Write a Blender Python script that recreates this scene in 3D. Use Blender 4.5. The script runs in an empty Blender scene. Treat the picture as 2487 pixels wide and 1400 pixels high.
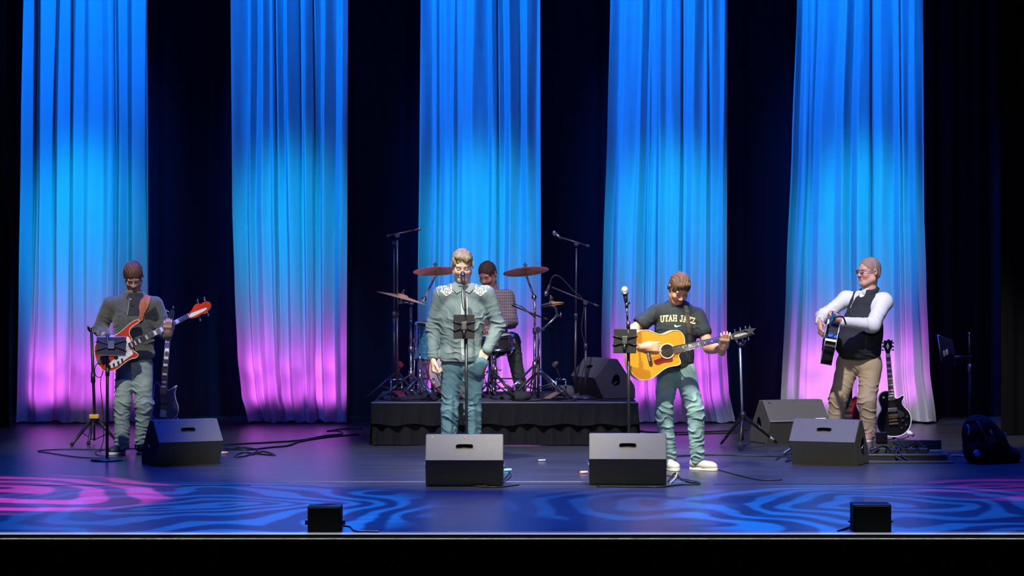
import bpy, bmesh, math, random
import numpy as np
from mathutils import Vector, Matrix
from mathutils.bvhtree import BVHTree

PI = math.pi
SC = bpy.context.scene
COL = SC.collection
F_PX, CAM_H, HOR = 7090.0, 1.82, 605.0      # focal length in pixels, lens height over the stage floor, horizon row
RES = 1.0                                    # 1 = full sculpting resolution

def V(*a): return Vector(a)
def P(px, py, Y):
    """pixel + distance -> point on the stage"""
    return Vector(((px - 1243.5) * Y / F_PX, Y, CAM_H - (py - HOR) * Y / F_PX))
def YF(py, z=0.0):
    """distance at which a point of height z shows on row py"""
    return (CAM_H - z) * F_PX / (py - HOR)

# ---------------------------------------------------------------- camera
cam = bpy.data.cameras.new('camera'); cam_o = bpy.data.objects.new('camera', cam); COL.objects.link(cam_o)
cam.sensor_fit = 'HORIZONTAL'; cam.sensor_width = 36.0
cam.lens = 36.0 * F_PX / 2487.0
cam.shift_y = -(700.0 - HOR) / 2487.0
cam.clip_end = 200
cam_o.location = (0, 0, CAM_H); cam_o.rotation_euler = (PI / 2, 0, 0)
SC.camera = cam_o
SC.view_settings.view_transform = 'Standard'; SC.view_settings.look = 'None'
SC.view_settings.exposure = 0.0; SC.view_settings.gamma = 1.0; SC.view_settings.use_curve_mapping = False

w = bpy.data.worlds.new('hall'); SC.world = w; w.use_nodes = True
w.node_tree.nodes['Background'].inputs[0].default_value = (0.0, 0.001, 0.01, 1)
w.node_tree.nodes['Background'].inputs[1].default_value = 0.3

# ---------------------------------------------------------------- stage lighting
def spot(name, loc, target, energy, color, angle, blend=0.5, size=0.12):
    l = bpy.data.lights.new(name, 'SPOT'); l.energy = energy; l.color = color
    l.spot_size = math.radians(angle); l.spot_blend = blend; l.shadow_soft_size = size
    o = bpy.data.objects.new(name, l); COL.objects.link(o); o.location = loc
    o.rotation_euler = (Vector(target) - Vector(loc)).to_track_quat('-Z', 'Y').to_euler()
    return o
def area(name, loc, target, energy, color, sx, sy):
    l = bpy.data.lights.new(name, 'AREA'); l.energy = energy; l.color = color
    l.shape = 'RECTANGLE'; l.size = sx; l.size_y = sy
    o = bpy.data.objects.new(name, l); COL.objects.link(o); o.location = loc
    o.rotation_euler = (Vector(target) - Vector(loc)).to_track_quat('-Z', 'Y').to_euler()
    return o

WARM = (1.0, 0.94, 0.78)
# high front-of-house profile spot per player, plus an added low fill for each face
spot('profile_spot', (-1.8, 18.9, 9.6), (-.43, 24.1, 0.75), 8600, WARM, 27, 0.5)
spot('profile_spot', (1.9, 18.3, 9.6), (1.30, 23.5, 0.75), 7300, WARM, 26, 0.5)
spot('profile_spot', (-4.2, 18.4, 9.0), (-3.4, 25.9, 1.2), 4200, (1.0, 0.95, 0.86), 15, 0.5)
spot('profile_spot', (1.2, 19.5, 9.0), (3.25, 27.4, 1.0), 6500, (1.0, 0.94, 0.84), 19, 0.5)
spot('profile_spot', (-0.5, 21.0, 8.5), (-0.1, 28.0, 1.2), 3400, (1.0, 0.82, 0.66), 15, 0.6)
for x, Y_, e in ((-.43, 24.6, 1.0), (1.45, 24.0, 1.0), (-3.4, 25.9, .6), (3.2, 27.4, .9), (-.1, 27.8, .5)):
    spot('low_front_fill', (x * .5, 2.0, 7.5), (x, Y_, 1.15), 3900 * e, (1.0, 0.88, 0.76), 4.0, 0.6, 0.08)
# blue wash from above and behind
for x in (-4.2, -1.4, 1.4, 4.2):
    spot('blue_wash', (x, 27.6, 8.5), (x * 1.0, 22.6, 0.0), 3600, (0.02, 0.07, 1.0), 62, 0.9, 0.25)
for x in (-4.4, -2.2, 0.0, 2.2, 4.4):
    spot('blue_back_wash', (x, 23.0, 8.8), (x, 28.0, 0.0), 900, (0.06, 0.05, 1.0), 34, 0.9, 0.25)
for x in (-3.6, 0.0, 3.6):
    spot('blue_front_wash', (x, 15.5, 8.5), (x, 24.0, 0.5), 330, (0.02, 0.16, 1.0), 60, 0.9, 0.3)
# the five pale drapes: blue from above ...
PANELS = (-4.48, -2.33, -0.32, 1.60, 3.60)
for x in PANELS:
    spot('drape_top_light', (x + (1.5 if x < -3 else -1.5), 27.6, 9.2), (x, 30.4, 3.9), 9500, (0.0, 0.165, 1.0), 24, 0.9, 0.2)
    spot('drape_mid_light', (x + 0.7, 24.6, 8.0), (x + 0.0, 30.4, 1.95), 7200, (0.0, 0.48, 1.0), 12.5, 1.0, 0.2)
# ... and magenta from battens on the floor behind the cloth
for x in PANELS:
    for dx, e in ((-0.34, 1.0), (0.0, 0.7), (0.34, 1.0)):
        spot('drape_uplight', (x + dx, 30.80, 0.26), (x + dx * 1.2, 30.35, 0.50), 26 * e, (0.80, 0.13, 1.0), 96, 0.8, 0.05)
        spot('drape_uplight', (x + dx, 30.80, 0.26), (x + dx * 1.2, 30.35, 0.98), 52 * e, (0.78, 0.13, 1.0), 56, 1.0, 0.05)
# swirl gobos on the apron
def gobo(name, loc, target, energy, color, angle, scale, seed, thr=0.55):
    o = spot(name, loc, target, energy, color, angle, 0.35, 0.02)
    l = o.data; l.use_nodes = True; nt = l.node_tree; n = nt.nodes; L = nt.links
    em = n.get('Emission') or n.new('ShaderNodeEmission')
    out = n.get('Light Output') or n.new('ShaderNodeOutputLight')
    L.new(em.outputs[0], out.inputs[0])
    tc = n.new('ShaderNodeTexCoord'); sx = n.new('ShaderNodeSeparateXYZ'); L.new(tc.outputs['Normal'], sx.inputs[0])
    dx = n.new('ShaderNodeMath'); dx.operation = 'DIVIDE'; L.new(sx.outputs[0], dx.inputs[0]); L.new(sx.outputs[2], dx.inputs[1])
    dy = n.new('ShaderNodeMath'); dy.operation = 'DIVIDE'; L.new(sx.outputs[1], dy.inputs[0]); L.new(sx.outputs[2], dy.inputs[1])
    cb = n.new('ShaderNodeCombineXYZ'); L.new(dx.outputs[0], cb.inputs[0]); L.new(dy.outputs[0], cb.inputs[1]); cb.inputs[2].default_value = seed
    nz = n.new('ShaderNodeTexNoise'); nz.inputs['Scale'].default_value = scale * 0.8; nz.inputs['Detail'].default_value = 1.0
    L.new(cb.outputs[0], nz.inputs['Vector'])
    mx = n.new('ShaderNodeVectorMath'); mx.operation = 'MULTIPLY_ADD'
    L.new(nz.outputs['Color'], mx.inputs[0]); mx.inputs[1].default_value = (0.16, 0.16, 0); L.new(cb.outputs[0], mx.inputs[2])
    sb = n.new('ShaderNodeVectorMath'); sb.operation = 'SUBTRACT'; L.new(mx.outputs[0], sb.inputs[0]); sb.inputs[1].default_value = (0.08, 0.08, seed)
    wv = n.new('ShaderNodeTexWave'); wv.wave_type = 'RINGS'; wv.rings_direction = 'SPHERICAL'
    wv.inputs['Scale'].default_value = scale; wv.inputs['Distortion'].default_value = 5.5; wv.inputs['Detail'].default_value = 2.5; wv.inputs['Detail Scale'].default_value = 1.0
    L.new(sb.outputs[0], wv.inputs['Vector'])
    rp = n.new('ShaderNodeValToRGB'); rp.color_ramp.elements[0].position = thr; rp.color_ramp.elements[0].color = (0.10, 0.10, 0.10, 1)
    rp.color_ramp.elements[1].position = thr + 0.18; rp.color_ramp.elements[1].color = (1, 1, 1, 1)
    L.new(wv.outputs['Fac'], rp.inputs[0]); L.new(rp.outputs[0], em.inputs['Strength'])
    return o
gobo('gobo_spot', (-1.6, 29.3, 8.6), (-2.35, 20.6, 0), 15500, (0.012, 0.20, 1.0), 18, 12.5, 0.0, .50)
gobo('gobo_spot', (2.2, 29.3, 8.6), (2.75, 20.5, 0), 15500, (0.012, 0.20, 1.0), 17, 12.0, 3.1, .50)
gobo('gobo_spot', (0.7, 29.3, 8.6), (1.0, 20.9, 0), 5000, (0.02, 0.22, 1.0), 11, 9.0, 8.3, .5)
gobo('gobo_spot', (-4.6, 29.3, 8.6), (-3.8, 21.9, 0), 15000, (1.0, 0.05, 0.70), 14, 8.0, 1.7, .45)
gobo('gobo_spot', (4.9, 28.2, 8.6), (4.0, 22.2, 0), 5000, (0.8, 0.05, 1.0), 11, 8.0, 5.7, .5)
lip = area('lip_strip_fill', (0, 18.58, 9.5), (0, 18.59, 0), 220, (0.9, 0.95, 1.0), 20, 0.15); lip.data.spread = math.radians(2)  # added lamp, there only to brighten the pale edge strip
# ---------------------------------------------------------------- materials
MATS = {}
def mat(name, color=(0.5, 0.5, 0.5), rough=0.6, metal=0.0, spec=0.5, bump=0.0, bscale=200.0, var=0.0, vscale=20.0, sheen=0.0, coat=0.0, vcol=False, trans=0.0, alpha=None):
    if name in MATS: return MATS[name]
    m = bpy.data.materials.new(name); m.use_nodes = True; nt = m.node_tree; n = nt.nodes; L = nt.links
    b = n['Principled BSDF']
    b.inputs['Base Color'].default_value = (*color, 1); b.inputs['Roughness'].default_value = rough
    b.inputs['Metallic'].default_value = metal; b.inputs['Specular IOR Level'].default_value = spec
    if sheen: b.inputs['Sheen Weight'].default_value = sheen
    if coat: b.inputs['Coat Weight'].default_value = coat; b.inputs['Coat Roughness'].default_value = 0.1
    if trans: b.inputs['Transmission Weight'].default_value = trans
    tc = n.new('ShaderNodeTexCoord')
    src = None
    if vcol:
        at = n.new('ShaderNodeVertexColor'); at.layer_name = 'Col'; src = at.outputs['Color']
    if var:
        nz = n.new('ShaderNodeTexNoise'); nz.inputs['Scale'].default_value = vscale; nz.inputs['Detail'].default_value = 4
        L.new(tc.outputs['Object'], nz.inputs['Vector'])
        mr = n.new('ShaderNodeMapRange'); mr.inputs['To Min'].default_value = 1 - var; mr.inputs['To Max'].default_value = 1 + var
        mr.inputs['From Min'].default_value = 0.3; mr.inputs['From Max'].default_value = 0.7
        L.new(nz.outputs['Fac'], mr.inputs[0])
        vm = n.new('ShaderNodeVectorMath'); vm.operation = 'SCALE'
        if src is not None: L.new(src, vm.inputs[0])
        else: vm.inputs[0].default_value = color
        L.new(mr.outputs[0], vm.inputs['Scale']); src = vm.outputs[0]
    if src is not None: L.new(src, b.inputs['Base Color'])
    if bump:
        nb = n.new('ShaderNodeTexNoise'); nb.inputs['Scale'].default_value = bscale; nb.inputs['Detail'].default_value = 3
        L.new(tc.outputs['Object'], nb.inputs['Vector'])
        bp = n.new('ShaderNodeBump'); bp.inputs['Strength'].default_value = bump; bp.inputs['Distance'].default_value = 0.004
        L.new(nb.outputs['Fac'], bp.inputs['Height']); L.new(bp.outputs[0], b.inputs['Normal'])
    MATS[name] = m; return m

M_BLACK = mat('black_metal', (0.012, 0.012, 0.014), 0.42, 0.0, 0.6)
M_CHROME = mat('chrome', (0.75, 0.76, 0.8), 0.16, 1.0)
M_DULLSTEEL = mat('dull_steel', (0.4, 0.4, 0.43), 0.35, 1.0)
M_RUBBER = mat('black_rubber', (0.01, 0.01, 0.01), 0.8)
M_PLASTIC = mat('black_plastic', (0.014, 0.014, 0.016), 0.5)
M_CABLE = mat('cable_jacket', (0.006, 0.006, 0.008), 0.55)
M_TABLET = mat('tablet_back', (0.006, 0.006, 0.007), 0.55, spec=0.2)
M_PAPER = mat('cream_paper', (0.75, 0.72, 0.62), 0.7)
M_CABINET = mat('speaker_paint', (0.088, 0.086, 0.070), 0.62, bump=0.5, bscale=350, var=0.12, vscale=160)
M_GRILLE = mat('speaker_grille', (0.03, 0.031, 0.035), 0.55, bump=0.8, bscale=500)
M_SKINV = mat('skin', (0.6, 0.36, 0.26), 0.5, vcol=True, bump=0.08, bscale=250)
M_WHITE = mat('white_plastic', (0.8, 0.8, 0.78), 0.4)
M_BRONZE = mat('cymbal_bronze', (0.78, 0.44, 0.16), 0.4, 0.25, bump=0.25, bscale=90, var=0.15, vscale=14)

# ---------------------------------------------------------------- objects
BASE = {}
def thing(name, label, cat, loc=(0, 0, 0), group=None):
    o = bpy.data.objects.new(name, None); COL.objects.link(o); o.location = loc; o.empty_display_size = 0.1
    o['label'] = label; o['category'] = cat
    if group: o['group'] = group
    BASE[o.name] = Vector(loc); return o
def tag(o, label, cat, group=None):
    o['label'] = label; o['category'] = cat
    if group: o['group'] = group
    return o
def link_mesh(name, me, m, parent=None):
    o = bpy.data.objects.new(name, me); COL.objects.link(o)
    if m is not None and not me.materials: me.materials.append(m)
    if parent is not None: o.parent = parent
    BASE[o.name] = BASE[parent.name] if parent is not None else Vector((0, 0, 0))
    return o
def structure(o):
    o['kind'] = 'structure'; return o
def dup(root, loc, rotz=0.0, label=None, scale=1.0):
    r = root.copy(); COL.objects.link(r); r.location = loc; r.rotation_euler = (0, 0, rotz); r.scale = (scale,) * 3
    if label: r['label'] = label
    for ch in list(root.children):
        c = ch.copy(); COL.objects.link(c); c.parent = r
        for g in list(ch.children):
            d = g.copy(); COL.objects.link(d); d.parent = c
    return r

def frame(axis, up=None):
    a = Vector(axis).normalized()
    u = Vector(up) if up is not None else (Vector((0, 0, 1)) if abs(a.z) < 0.95 else Vector((0, 1, 0)))
    s = a.cross(u)
    if s.length < 1e-6: s = a.orthogonal()
    s.normalize(); u = s.cross(a).normalized()
    return a, s, u

class MB:
    def __init__(s): s.v = []; s.f = []; s.smooth = []; s.mi = []; s.cur = 0
    def add(s, vs, fs, smooth=False):
        b = len(s.v); s.v += [tuple(q) for q in vs]; s.f += [tuple(b + i for i in f) for f in fs]; s.smooth += [smooth] * len(fs); s.mi += [s.cur] * len(fs); return s
    def box(s, c, half, rot=None, bev=0.0):
        """rot: 3x3 Matrix whose columns are the box axes"""
        R = rot if rot is not None else Matrix.Identity(3); c = Vector(c); hx, hy, hz = half
        if bev <= 0:
            vs = [c + R @ Vector((x * hx, y * hy, z * hz)) for x in (-1, 1) for y in (-1, 1) for z in (-1, 1)]
            return s.add(vs, [(0, 1, 3, 2), (4, 6, 7, 5), (0, 4, 5, 1), (2, 3, 7, 6), (0, 2, 6, 4), (1, 5, 7, 3)])
        bm = bmesh.new(); bmesh.ops.create_cube(bm, size=2)
        for v in bm.verts: v.co = Vector((v.co.x * hx, v.co.y * hy, v.co.z * hz))
        bmesh.ops.bevel(bm, geom=list(bm.edges), offset=bev, segments=2, profile=0.6, affect='EDGES')
        bm.verts.index_update()
        s.add([c + R @ v.co for v in bm.verts], [[v.index for v in f.verts] for f in bm.faces]); bm.free(); return s
    def cyl(s, a, b, r1, r2=None, n=16, cap=True):
        a = Vector(a); b = Vector(b); r2 = r1 if r2 is None else r2
        ax, u, w_ = frame(b - a)
        vs = []; 
        for c, r in ((a, r1), (b, r2)):
            for i in range(n):
                t = 2 * PI * i / n; vs.append(c + u * (r * math.cos(t)) + w_ * (r * math.sin(t)))
        s.add(vs, [(i, (i + 1) % n, n + (i + 1) % n, n + i) for i in range(n)], True)
        if cap: s.add(vs, [tuple(range(n))[::-1], tuple(range(n, 2 * n))])
        return s
    def tube(s, pts, r, n=8, closed=False):
        pts = [Vector(p) for p in pts]; m = len(pts); rr = r if isinstance(r, (list, tuple)) else [r] * m
        vs = []; pu = None
        for i, p in enumerate(pts):
            t = (pts[min(i + 1, m - 1)] - pts[max(i - 1, 0)]) if not closed else (pts[(i + 1) % m] - pts[i - 1])
            if t.length < 1e-9: t = Vector((0, 0, 1))
            t.normalize()
            if pu is None: _, u, w_ = frame(t)
            else:
                u = pu - t * pu.dot(t); u.normalize(); w_ = t.cross(u)
            pu = u
            for k in range(n):
                a = 2 * PI * k / n; vs.append(p + (u * math.cos(a) + w_ * math.sin(a)) * rr[i])
        fs = [(i * n + k, i * n + (k + 1) % n, (i + 1) * n + (k + 1) % n, (i + 1) * n + k) for i in range(m - 1) for k in range(n)]
        if closed: fs += [((m - 1) * n + k, (m - 1) * n + (k + 1) % n, (k + 1) % n, k) for k in range(n)]
        s.add(vs, fs, True)
        if not closed: s.add([vs[k] for k in range(n)] + [vs[(m - 1) * n + k] for k in range(n)], [tuple(range(n))[::-1], tuple(range(n, 2 * n))])
        return s
    def lathe(s, c, axis, prof, n=32, up=None):
        """prof: (radius, height along axis)"""
        c = Vector(c); ax, u, w_ = frame(axis, up); vs = []
        for r, h in prof:
            for i in range(n):
                t = 2 * PI * i / n; vs.append(c + ax * h + (u * math.cos(t) + w_ * math.sin(t)) * max(r, 1e-5))
        m = len(prof)
        fs = [(j * n + i, j * n + (i + 1) % n, (j + 1) * n + (i + 1) % n, (j + 1) * n + i) for j in range(m - 1) for i in range(n)]
        return s.add(vs, fs, True)
    def prism(s, pts, d, bev=0.0):
        """pts: coplanar 3D outline; d: extrusion vector"""
        pts = [Vector(p) for p in pts]; d = Vector(d); bm = bmesh.new()
        vs = [bm.verts.new(p) for p in pts]; f = bm.faces.new(vs)
        r = bmesh.ops.extrude_face_region(bm, geom=[f])
        nv = [e for e in r['geom'] if isinstance(e, bmesh.types.BMVert)]
        for v in nv: v.co += d
        if bev > 0:
            ed = []
            for fc in bm.faces:
                if len(fc.verts) == len(pts): ed += list(fc.edges)
            bmesh.ops.bevel(bm, geom=list(set(ed)), offset=bev, segments=3, profile=0.5, affect='EDGES', clamp_overlap=True)
        bmesh.ops.recalc_face_normals(bm, faces=list(bm.faces))
        bmesh.ops.triangulate(bm, faces=[fc for fc in bm.faces if len(fc.verts) > 4])
        bm.verts.index_update()
        s.add([v.co.copy() for v in bm.verts], [[v.index for v in fc.verts] for fc in bm.faces]); bm.free(); return s
    def ball(s, c, r, rot=None, n=16):
        c = Vector(c); r = (r, r, r) if not isinstance(r, (tuple, list)) else r; R = rot or Matrix.Identity(3)
        vs = []; m = n // 2
        for j in range(m + 1):
            ph = PI * j / m
            for i in range(n):
                t = 2 * PI * i / n
                vs.append(c + R @ Vector((r[0] * math.sin(ph) * math.cos(t), r[1] * math.sin(ph) * math.sin(t), r[2] * math.cos(ph))))
        return s.add(vs, [(j * n + i, (j + 1) * n + i, (j + 1) * n + (i + 1) % n, j * n + (i + 1) % n) for j in range(m) for i in range(n)], True)
    def build(s, name, m, parent=None, fix=True):
        off = BASE[parent.name] if parent is not None else Vector((0, 0, 0))
        me = bpy.data.meshes.new(name)
        me.from_pydata([(x - off.x, y - off.y, z - off.z) for x, y, z in s.v], [], s.f)
        me.polygons.foreach_set('use_smooth', s.smooth)
        if isinstance(m, (list, tuple)):
            for q in m: me.materials.append(q)
            me.polygons.foreach_set('material_index', s.mi); m = m[0]
        me.update()
        bm = bmesh.new(); bm.from_mesh(me)
        bmesh.ops.remove_doubles(bm, verts=bm.verts, dist=1e-6)
        if fix: bmesh.ops.recalc_face_normals(bm, faces=bm.faces)
        bm.to_mesh(me); bm.free()
        return link_mesh(name, me, m, parent)

def smoothpts(pts, it=2, closed=True):
    for _ in range(it):
        q = []; n = len(pts); rng = range(n if closed else n - 1)
        if not closed: q.append(pts[0])
        for i in rng:
            a = pts[i]; b = pts[(i + 1) % n]
            q += [tuple(.75 * x + .25 * y for x, y in zip(a, b)), tuple(.25 * x + .75 * y for x, y in zip(a, b))]
        if not closed: q.append(pts[-1])
        pts = q
    return pts
def spline(pts, seg=8):
    pts = [Vector(p) for p in pts]; out = []
    for i in range(len(pts) - 1):
        p0 = pts[max(i - 1, 0)]; p1 = pts[i]; p2 = pts[i + 1]; p3 = pts[min(i + 2, len(pts) - 1)]
        for k in range(seg):
            t = k / seg
            out.append(0.5 * ((2 * p1) + (p2 - p0) * t + (2 * p0 - 5 * p1 + 4 * p2 - p3) * t * t + (3 * p1 - p0 - 3 * p2 + p3) * t ** 3))
    out.append(pts[-1]); return out
def rot3(rx=0, ry=0, rz=0):
    return Matrix.Rotation(rz, 3, 'Z') @ Matrix.Rotation(ry, 3, 'Y') @ Matrix.Rotation(rx, 3, 'X')
def cols(a, b, c):
    return Matrix((a, b, c)).transposed()

# ---------------------------------------------------------------- implicit surfaces (smooth blends of limbs, cloth, heads)
class Field:
    def __init__(s): s.p = []
    def cap(s, a, b, ra, rb=None, k=0.02, flat=None, op='u'):
        a = np.array(a, float); b = np.array(b, float); rb = ra if rb is None else rb
        r = max(ra, rb); s.p.append(('c', op, k, np.minimum(a, b) - r, np.maximum(a, b) + r, (a, b, ra, rb, flat))); return s
    def ell(s, c, r, rot=None, k=0.02, op='u'):
        c = np.array(c, float); r = np.array(r, float); R = np.array(rot if rot is not None else Matrix.Identity(3), float)
        e = np.sqrt(((R * r[None, :]) ** 2).sum(1)); s.p.append(('e', op, k, c - e, c + e, (c, r, R))); return s
    def box(s, c, h, rot=None, rnd=0.01, k=0.01, op='u'):
        c = np.array(c, float); h = np.array(h, float); R = np.array(rot if rot is not None else Matrix.Identity(3), float)
        e = np.abs(R) @ h; s.p.append(('b', op, k, c - e, c + e, (c, h, R, rnd))); return s
    def plane(s, c, n, k=0.005):
        """keep the side the normal points to"""
        s.p.append(('p', 'i', k, None, None, (np.array(c, float), np.array(Vector(n).normalized(), float)))); return s
    def dist(s, q, X, Y, Z):
        t, _, _, _, _, a = q
        if t == 'c':
            A, B, ra, rb, flat = a; d = B - A; L2 = max(float(d @ d), 1e-12)
            x = X - A[0]; y = Y - A[1]; z = Z - A[2]
            h = np.clip((x * d[0] + y * d[1] + z * d[2]) / L2, 0, 1)
            x = x - h * d[0]; y = y - h * d[1]; z = z - h * d[2]
            if flat is not None:
                fd, q_ = flat; dt = (x * fd[0] + y * fd[1] + z * fd[2]) * (q_ - 1)
                x = x + fd[0] * dt; y = y + fd[1] * dt; z = z + fd[2] * dt
            return np.sqrt(x * x + y * y + z * z) - (ra + (rb - ra) * h)
        if t == 'p':
            c, n = a; return -((X - c[0]) * n[0] + (Y - c[1]) * n[1] + (Z - c[2]) * n[2])
        c, R = a[0], a[2]
        x = X - c[0]; y = Y - c[1]; z = Z - c[2]
        u = x * R[0, 0] + y * R[1, 0] + z * R[2, 0]; v = x * R[0, 1] + y * R[1, 1] + z * R[2, 1]; w_ = x * R[0, 2] + y * R[1, 2] + z * R[2, 2]
        if t == 'e':
            r = a[1]; k0 = np.sqrt((u / r[0]) ** 2 + (v / r[1]) ** 2 + (w_ / r[2]) ** 2)
            k1 = np.sqrt((u / r[0] ** 2) ** 2 + (v / r[1] ** 2) ** 2 + (w_ / r[2] ** 2) ** 2) + 1e-9
            return k0 * (k0 - 1) / k1
        h = a[1]; rnd = a[3]
        qx = np.abs(u) - h[0] + rnd; qy = np.abs(v) - h[1] + rnd; qz = np.abs(w_) - h[2] + rnd
        return np.sqrt(np.maximum(qx, 0) ** 2 + np.maximum(qy, 0) ** 2 + np.maximum(qz, 0) ** 2) + np.minimum(np.maximum(qx, np.maximum(qy, qz)), 0) - rnd
    def grid(s, h, fine=()):
        add = [q for q in s.p if q[1] == 'u']
        lo = np.min([q[3] for q in add], 0) - 2.5 * h; hi = np.max([q[4] for q in add], 0) + 2.5 * h
        ax = []
        for i in range(3):
            iv = sorted([(max(f[0][i], lo[i]), min(f[1][i], hi[i]), f[2]) for f in fine if f[0][i] < hi[i] and f[1][i] > lo[i]])
            xs = []; p = lo[i]
            while p < hi[i]:
                st = h
                for a, b, hh in iv:
                    if a - h < p < b: st = min(st, hh)
                xs.append(p); p += st
            xs.append(hi[i]); ax.append(np.array(xs, np.float64))
        return ax
    def mesh(s, name, m, parent=None, h=0.006, fine=(), disp=None, color=None, smooth_it=1):
        h = h / RES; fine = [(f[0], f[1], f[2] / RES) for f in fine]
        xs, ys, zs = s.grid(h, fine)
        Fv = np.full((len(xs), len(ys), len(zs)), 0.3, np.float32)
        for q in s.p:
            op, k = q[1], q[2]
            if q[3] is None: sl = (slice(None),) * 3
            else:
                pad = k + 0.02; sl = tuple(slice(max(0, int(np.searchsorted(ax, q[3][i] - pad)) - 1), int(np.searchsorted(ax, q[4][i] + pad)) + 1) for i, ax in enumerate((xs, ys, zs)))
            X = xs[sl[0]][:, None, None].astype(np.float32); Y = ys[sl[1]][None, :, None].astype(np.float32); Z = zs[sl[2]][None, None, :].astype(np.float32)
            d = s.dist(q, X, Y, Z); f = Fv[sl]
            if op == 'u': hh = np.maximum(k - np.abs(f - d), 0) / max(k, 1e-9); Fv[sl] = np.minimum(f, d) - hh * hh * k * 0.25
            else:
                dd = -d if op == 's' else d
                hh = np.maximum(k - np.abs(f - dd), 0) / max(k, 1e-9); Fv[sl] = np.maximum(f, dd) + hh * hh * k * 0.25
        co, fc = surface_nets(Fv, xs, ys, zs)
        me = bpy.data.meshes.new(name)
        off = np.array(BASE[parent.name]) if parent is not None else np.zeros(3)
        # light relaxation
        if smooth_it:
            e = np.concatenate([fc[:, [0, 1]], fc[:, [1, 2]], fc[:, [2, 3]], fc[:, [3, 0]]])
            for _ in range(smooth_it):
                acc = np.zeros_like(co); cnt = np.zeros(len(co))
                for k_ in range(3):
                    acc[:, k_] += np.bincount(e[:, 0], co[e[:, 1], k_], len(co)) + np.bincount(e[:, 1], co[e[:, 0], k_], len(co))
                cnt = np.bincount(e[:, 0], minlength=len(co)) + np.bincount(e[:, 1], minlength=len(co))
                co = 0.5 * co + 0.5 * acc / np.maximum(cnt, 1)[:, None]
        if disp is not None:
            nrm = vnormals(co, fc); co = co + nrm * disp(co, nrm)[:, None]
        me.from_pydata((co - off).tolist(), [], fc.tolist())
        me.polygons.foreach_set('use_smooth', [True] * len(fc)); me.update()
        if color is not None:
            c = color(co); at = me.color_attributes.new('Col', 'FLOAT_COLOR', 'POINT')
            at.data.foreach_set('color', np.concatenate([c, np.ones((len(c), 1))], 1).astype(np.float32).ravel())
        return link_mesh(name, me, m, parent)

def vnormals(co, fc):
    n = np.cross(co[fc[:, 2]] - co[fc[:, 0]], co[fc[:, 3]] - co[fc[:, 1]]); out = np.zeros_like(co)
    for j in range(4):
        for k in range(3): out[:, k] += np.bincount(fc[:, j], n[:, k], len(co))
    return out / (np.linalg.norm(out, axis=1)[:, None] + 1e-12)

def surface_nets(Fv, xs, ys, zs):
    S = Fv < 0
    c = S[:-1, :-1, :-1].astype(np.int8)
    tot = sum(S[i:S.shape[0] - 1 + i, j:S.shape[1] - 1 + j, k:S.shape[2] - 1 + k].astype(np.int8) for i in (0, 1) for j in (0, 1) for k in (0, 1))
    act = (tot > 0) & (tot < 8); idx = np.argwhere(act)
    num = np.full(act.shape, -1, np.int32); num[act] = np.arange(len(idx))
    acc = np.zeros((len(idx), 3)); cnt = np.zeros(len(idx)); I, J, K = idx.T
    axs = (xs, ys, zs)
    for ax in range(3):
        o1, o2 = [a for a in range(3) if a != ax]
        for da in (0, 1):
            for db in (0, 1):
                p = [I.copy(), J.copy(), K.copy()]; p[o1] += da; p[o2] += db; q = [a.copy() for a in p]; q[ax] += 1
                f0 = Fv[tuple(p)].astype(float); f1 = Fv[tuple(q)].astype(float); m = (f0 < 0) != (f1 < 0)
                t = np.where(m, f0 / np.where(f0 == f1, 1, f0 - f1), 0)
                for a in range(3):
                    v0 = axs[a][p[a]]; v1 = axs[a][q[a]]; acc[:, a] += np.where(m, v0 + (v1 - v0) * t, 0)
                cnt += m
    co = acc / np.maximum(cnt, 1)[:, None]
    faces = []
    for ax in range(3):
        sl0 = [slice(None)] * 3; sl1 = [slice(None)] * 3; sl0[ax] = slice(0, -1); sl1[ax] = slice(1, None)
        a = S[tuple(sl0)]; b = S[tuple(sl1)]; e = np.argwhere(a != b)
        o1, o2 = [(1, 2), (2, 0), (0, 1)][ax]
        ok = (e[:, o1] > 0) & (e[:, o2] > 0) & (e[:, o1] < S.shape[o1] - 1) & (e[:, o2] < S.shape[o2] - 1); e = e[ok]
        flip = ~a[tuple(e.T)]
        def g(d1, d2):
            p = e.copy(); p[:, o1] -= d1; p[:, o2] -= d2; return num[tuple(p.T)]
        q = np.stack([g(1, 1), g(0, 1), g(0, 0), g(1, 0)], 1); q[flip] = q[flip][:, ::-1]
        faces.append(q)
    fc = np.concatenate(faces); fc = fc[(fc >= 0).all(1)]
    return co, fc

# cloth folds: displacement fields evaluated on vertices
def folds(spec, seed=0):
    """spec: list of (centre, radius, direction of travel across the folds, wavelength, amplitude)"""
    def fn(co, nrm):
        d = np.zeros(len(co))
        w1 = np.sin(co[:, 0] * 31 + seed) * np.sin(co[:, 2] * 23 + seed * 2.1 + co[:, 1] * 17)
        w2 = np.sin(co[:, 2] * 47 + co[:, 0] * 39 + seed * 1.3) * np.cos(co[:, 1] * 41 + seed)
        for c, r, di, wl, am in spec:
            c = np.array(c); di = np.array(Vector(di).normalized()); u = (co - c)
            g = np.exp(-((u ** 2).sum(1)) / (r * r))
            ph = (u @ di) / wl * 2 * PI + 2.4 * w1 + 1.4 * w2
            s_ = 1 - np.abs(np.sin(ph * 0.5)); p2 = co @ np.roll(di, 1)
            mk = .5 + .5 * np.sin(p2 / wl * 1.9 + seed + 2 * np.sin((u @ di) / wl * 1.3 + seed)); mk = .25 + .75 * mk
            d += g * am * .62 * mk * (s_ ** 2.2 * 1.9 - 0.55)
        d += 0.0016 * w2 + 0.0022 * w1
        return d
    return fn
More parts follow.
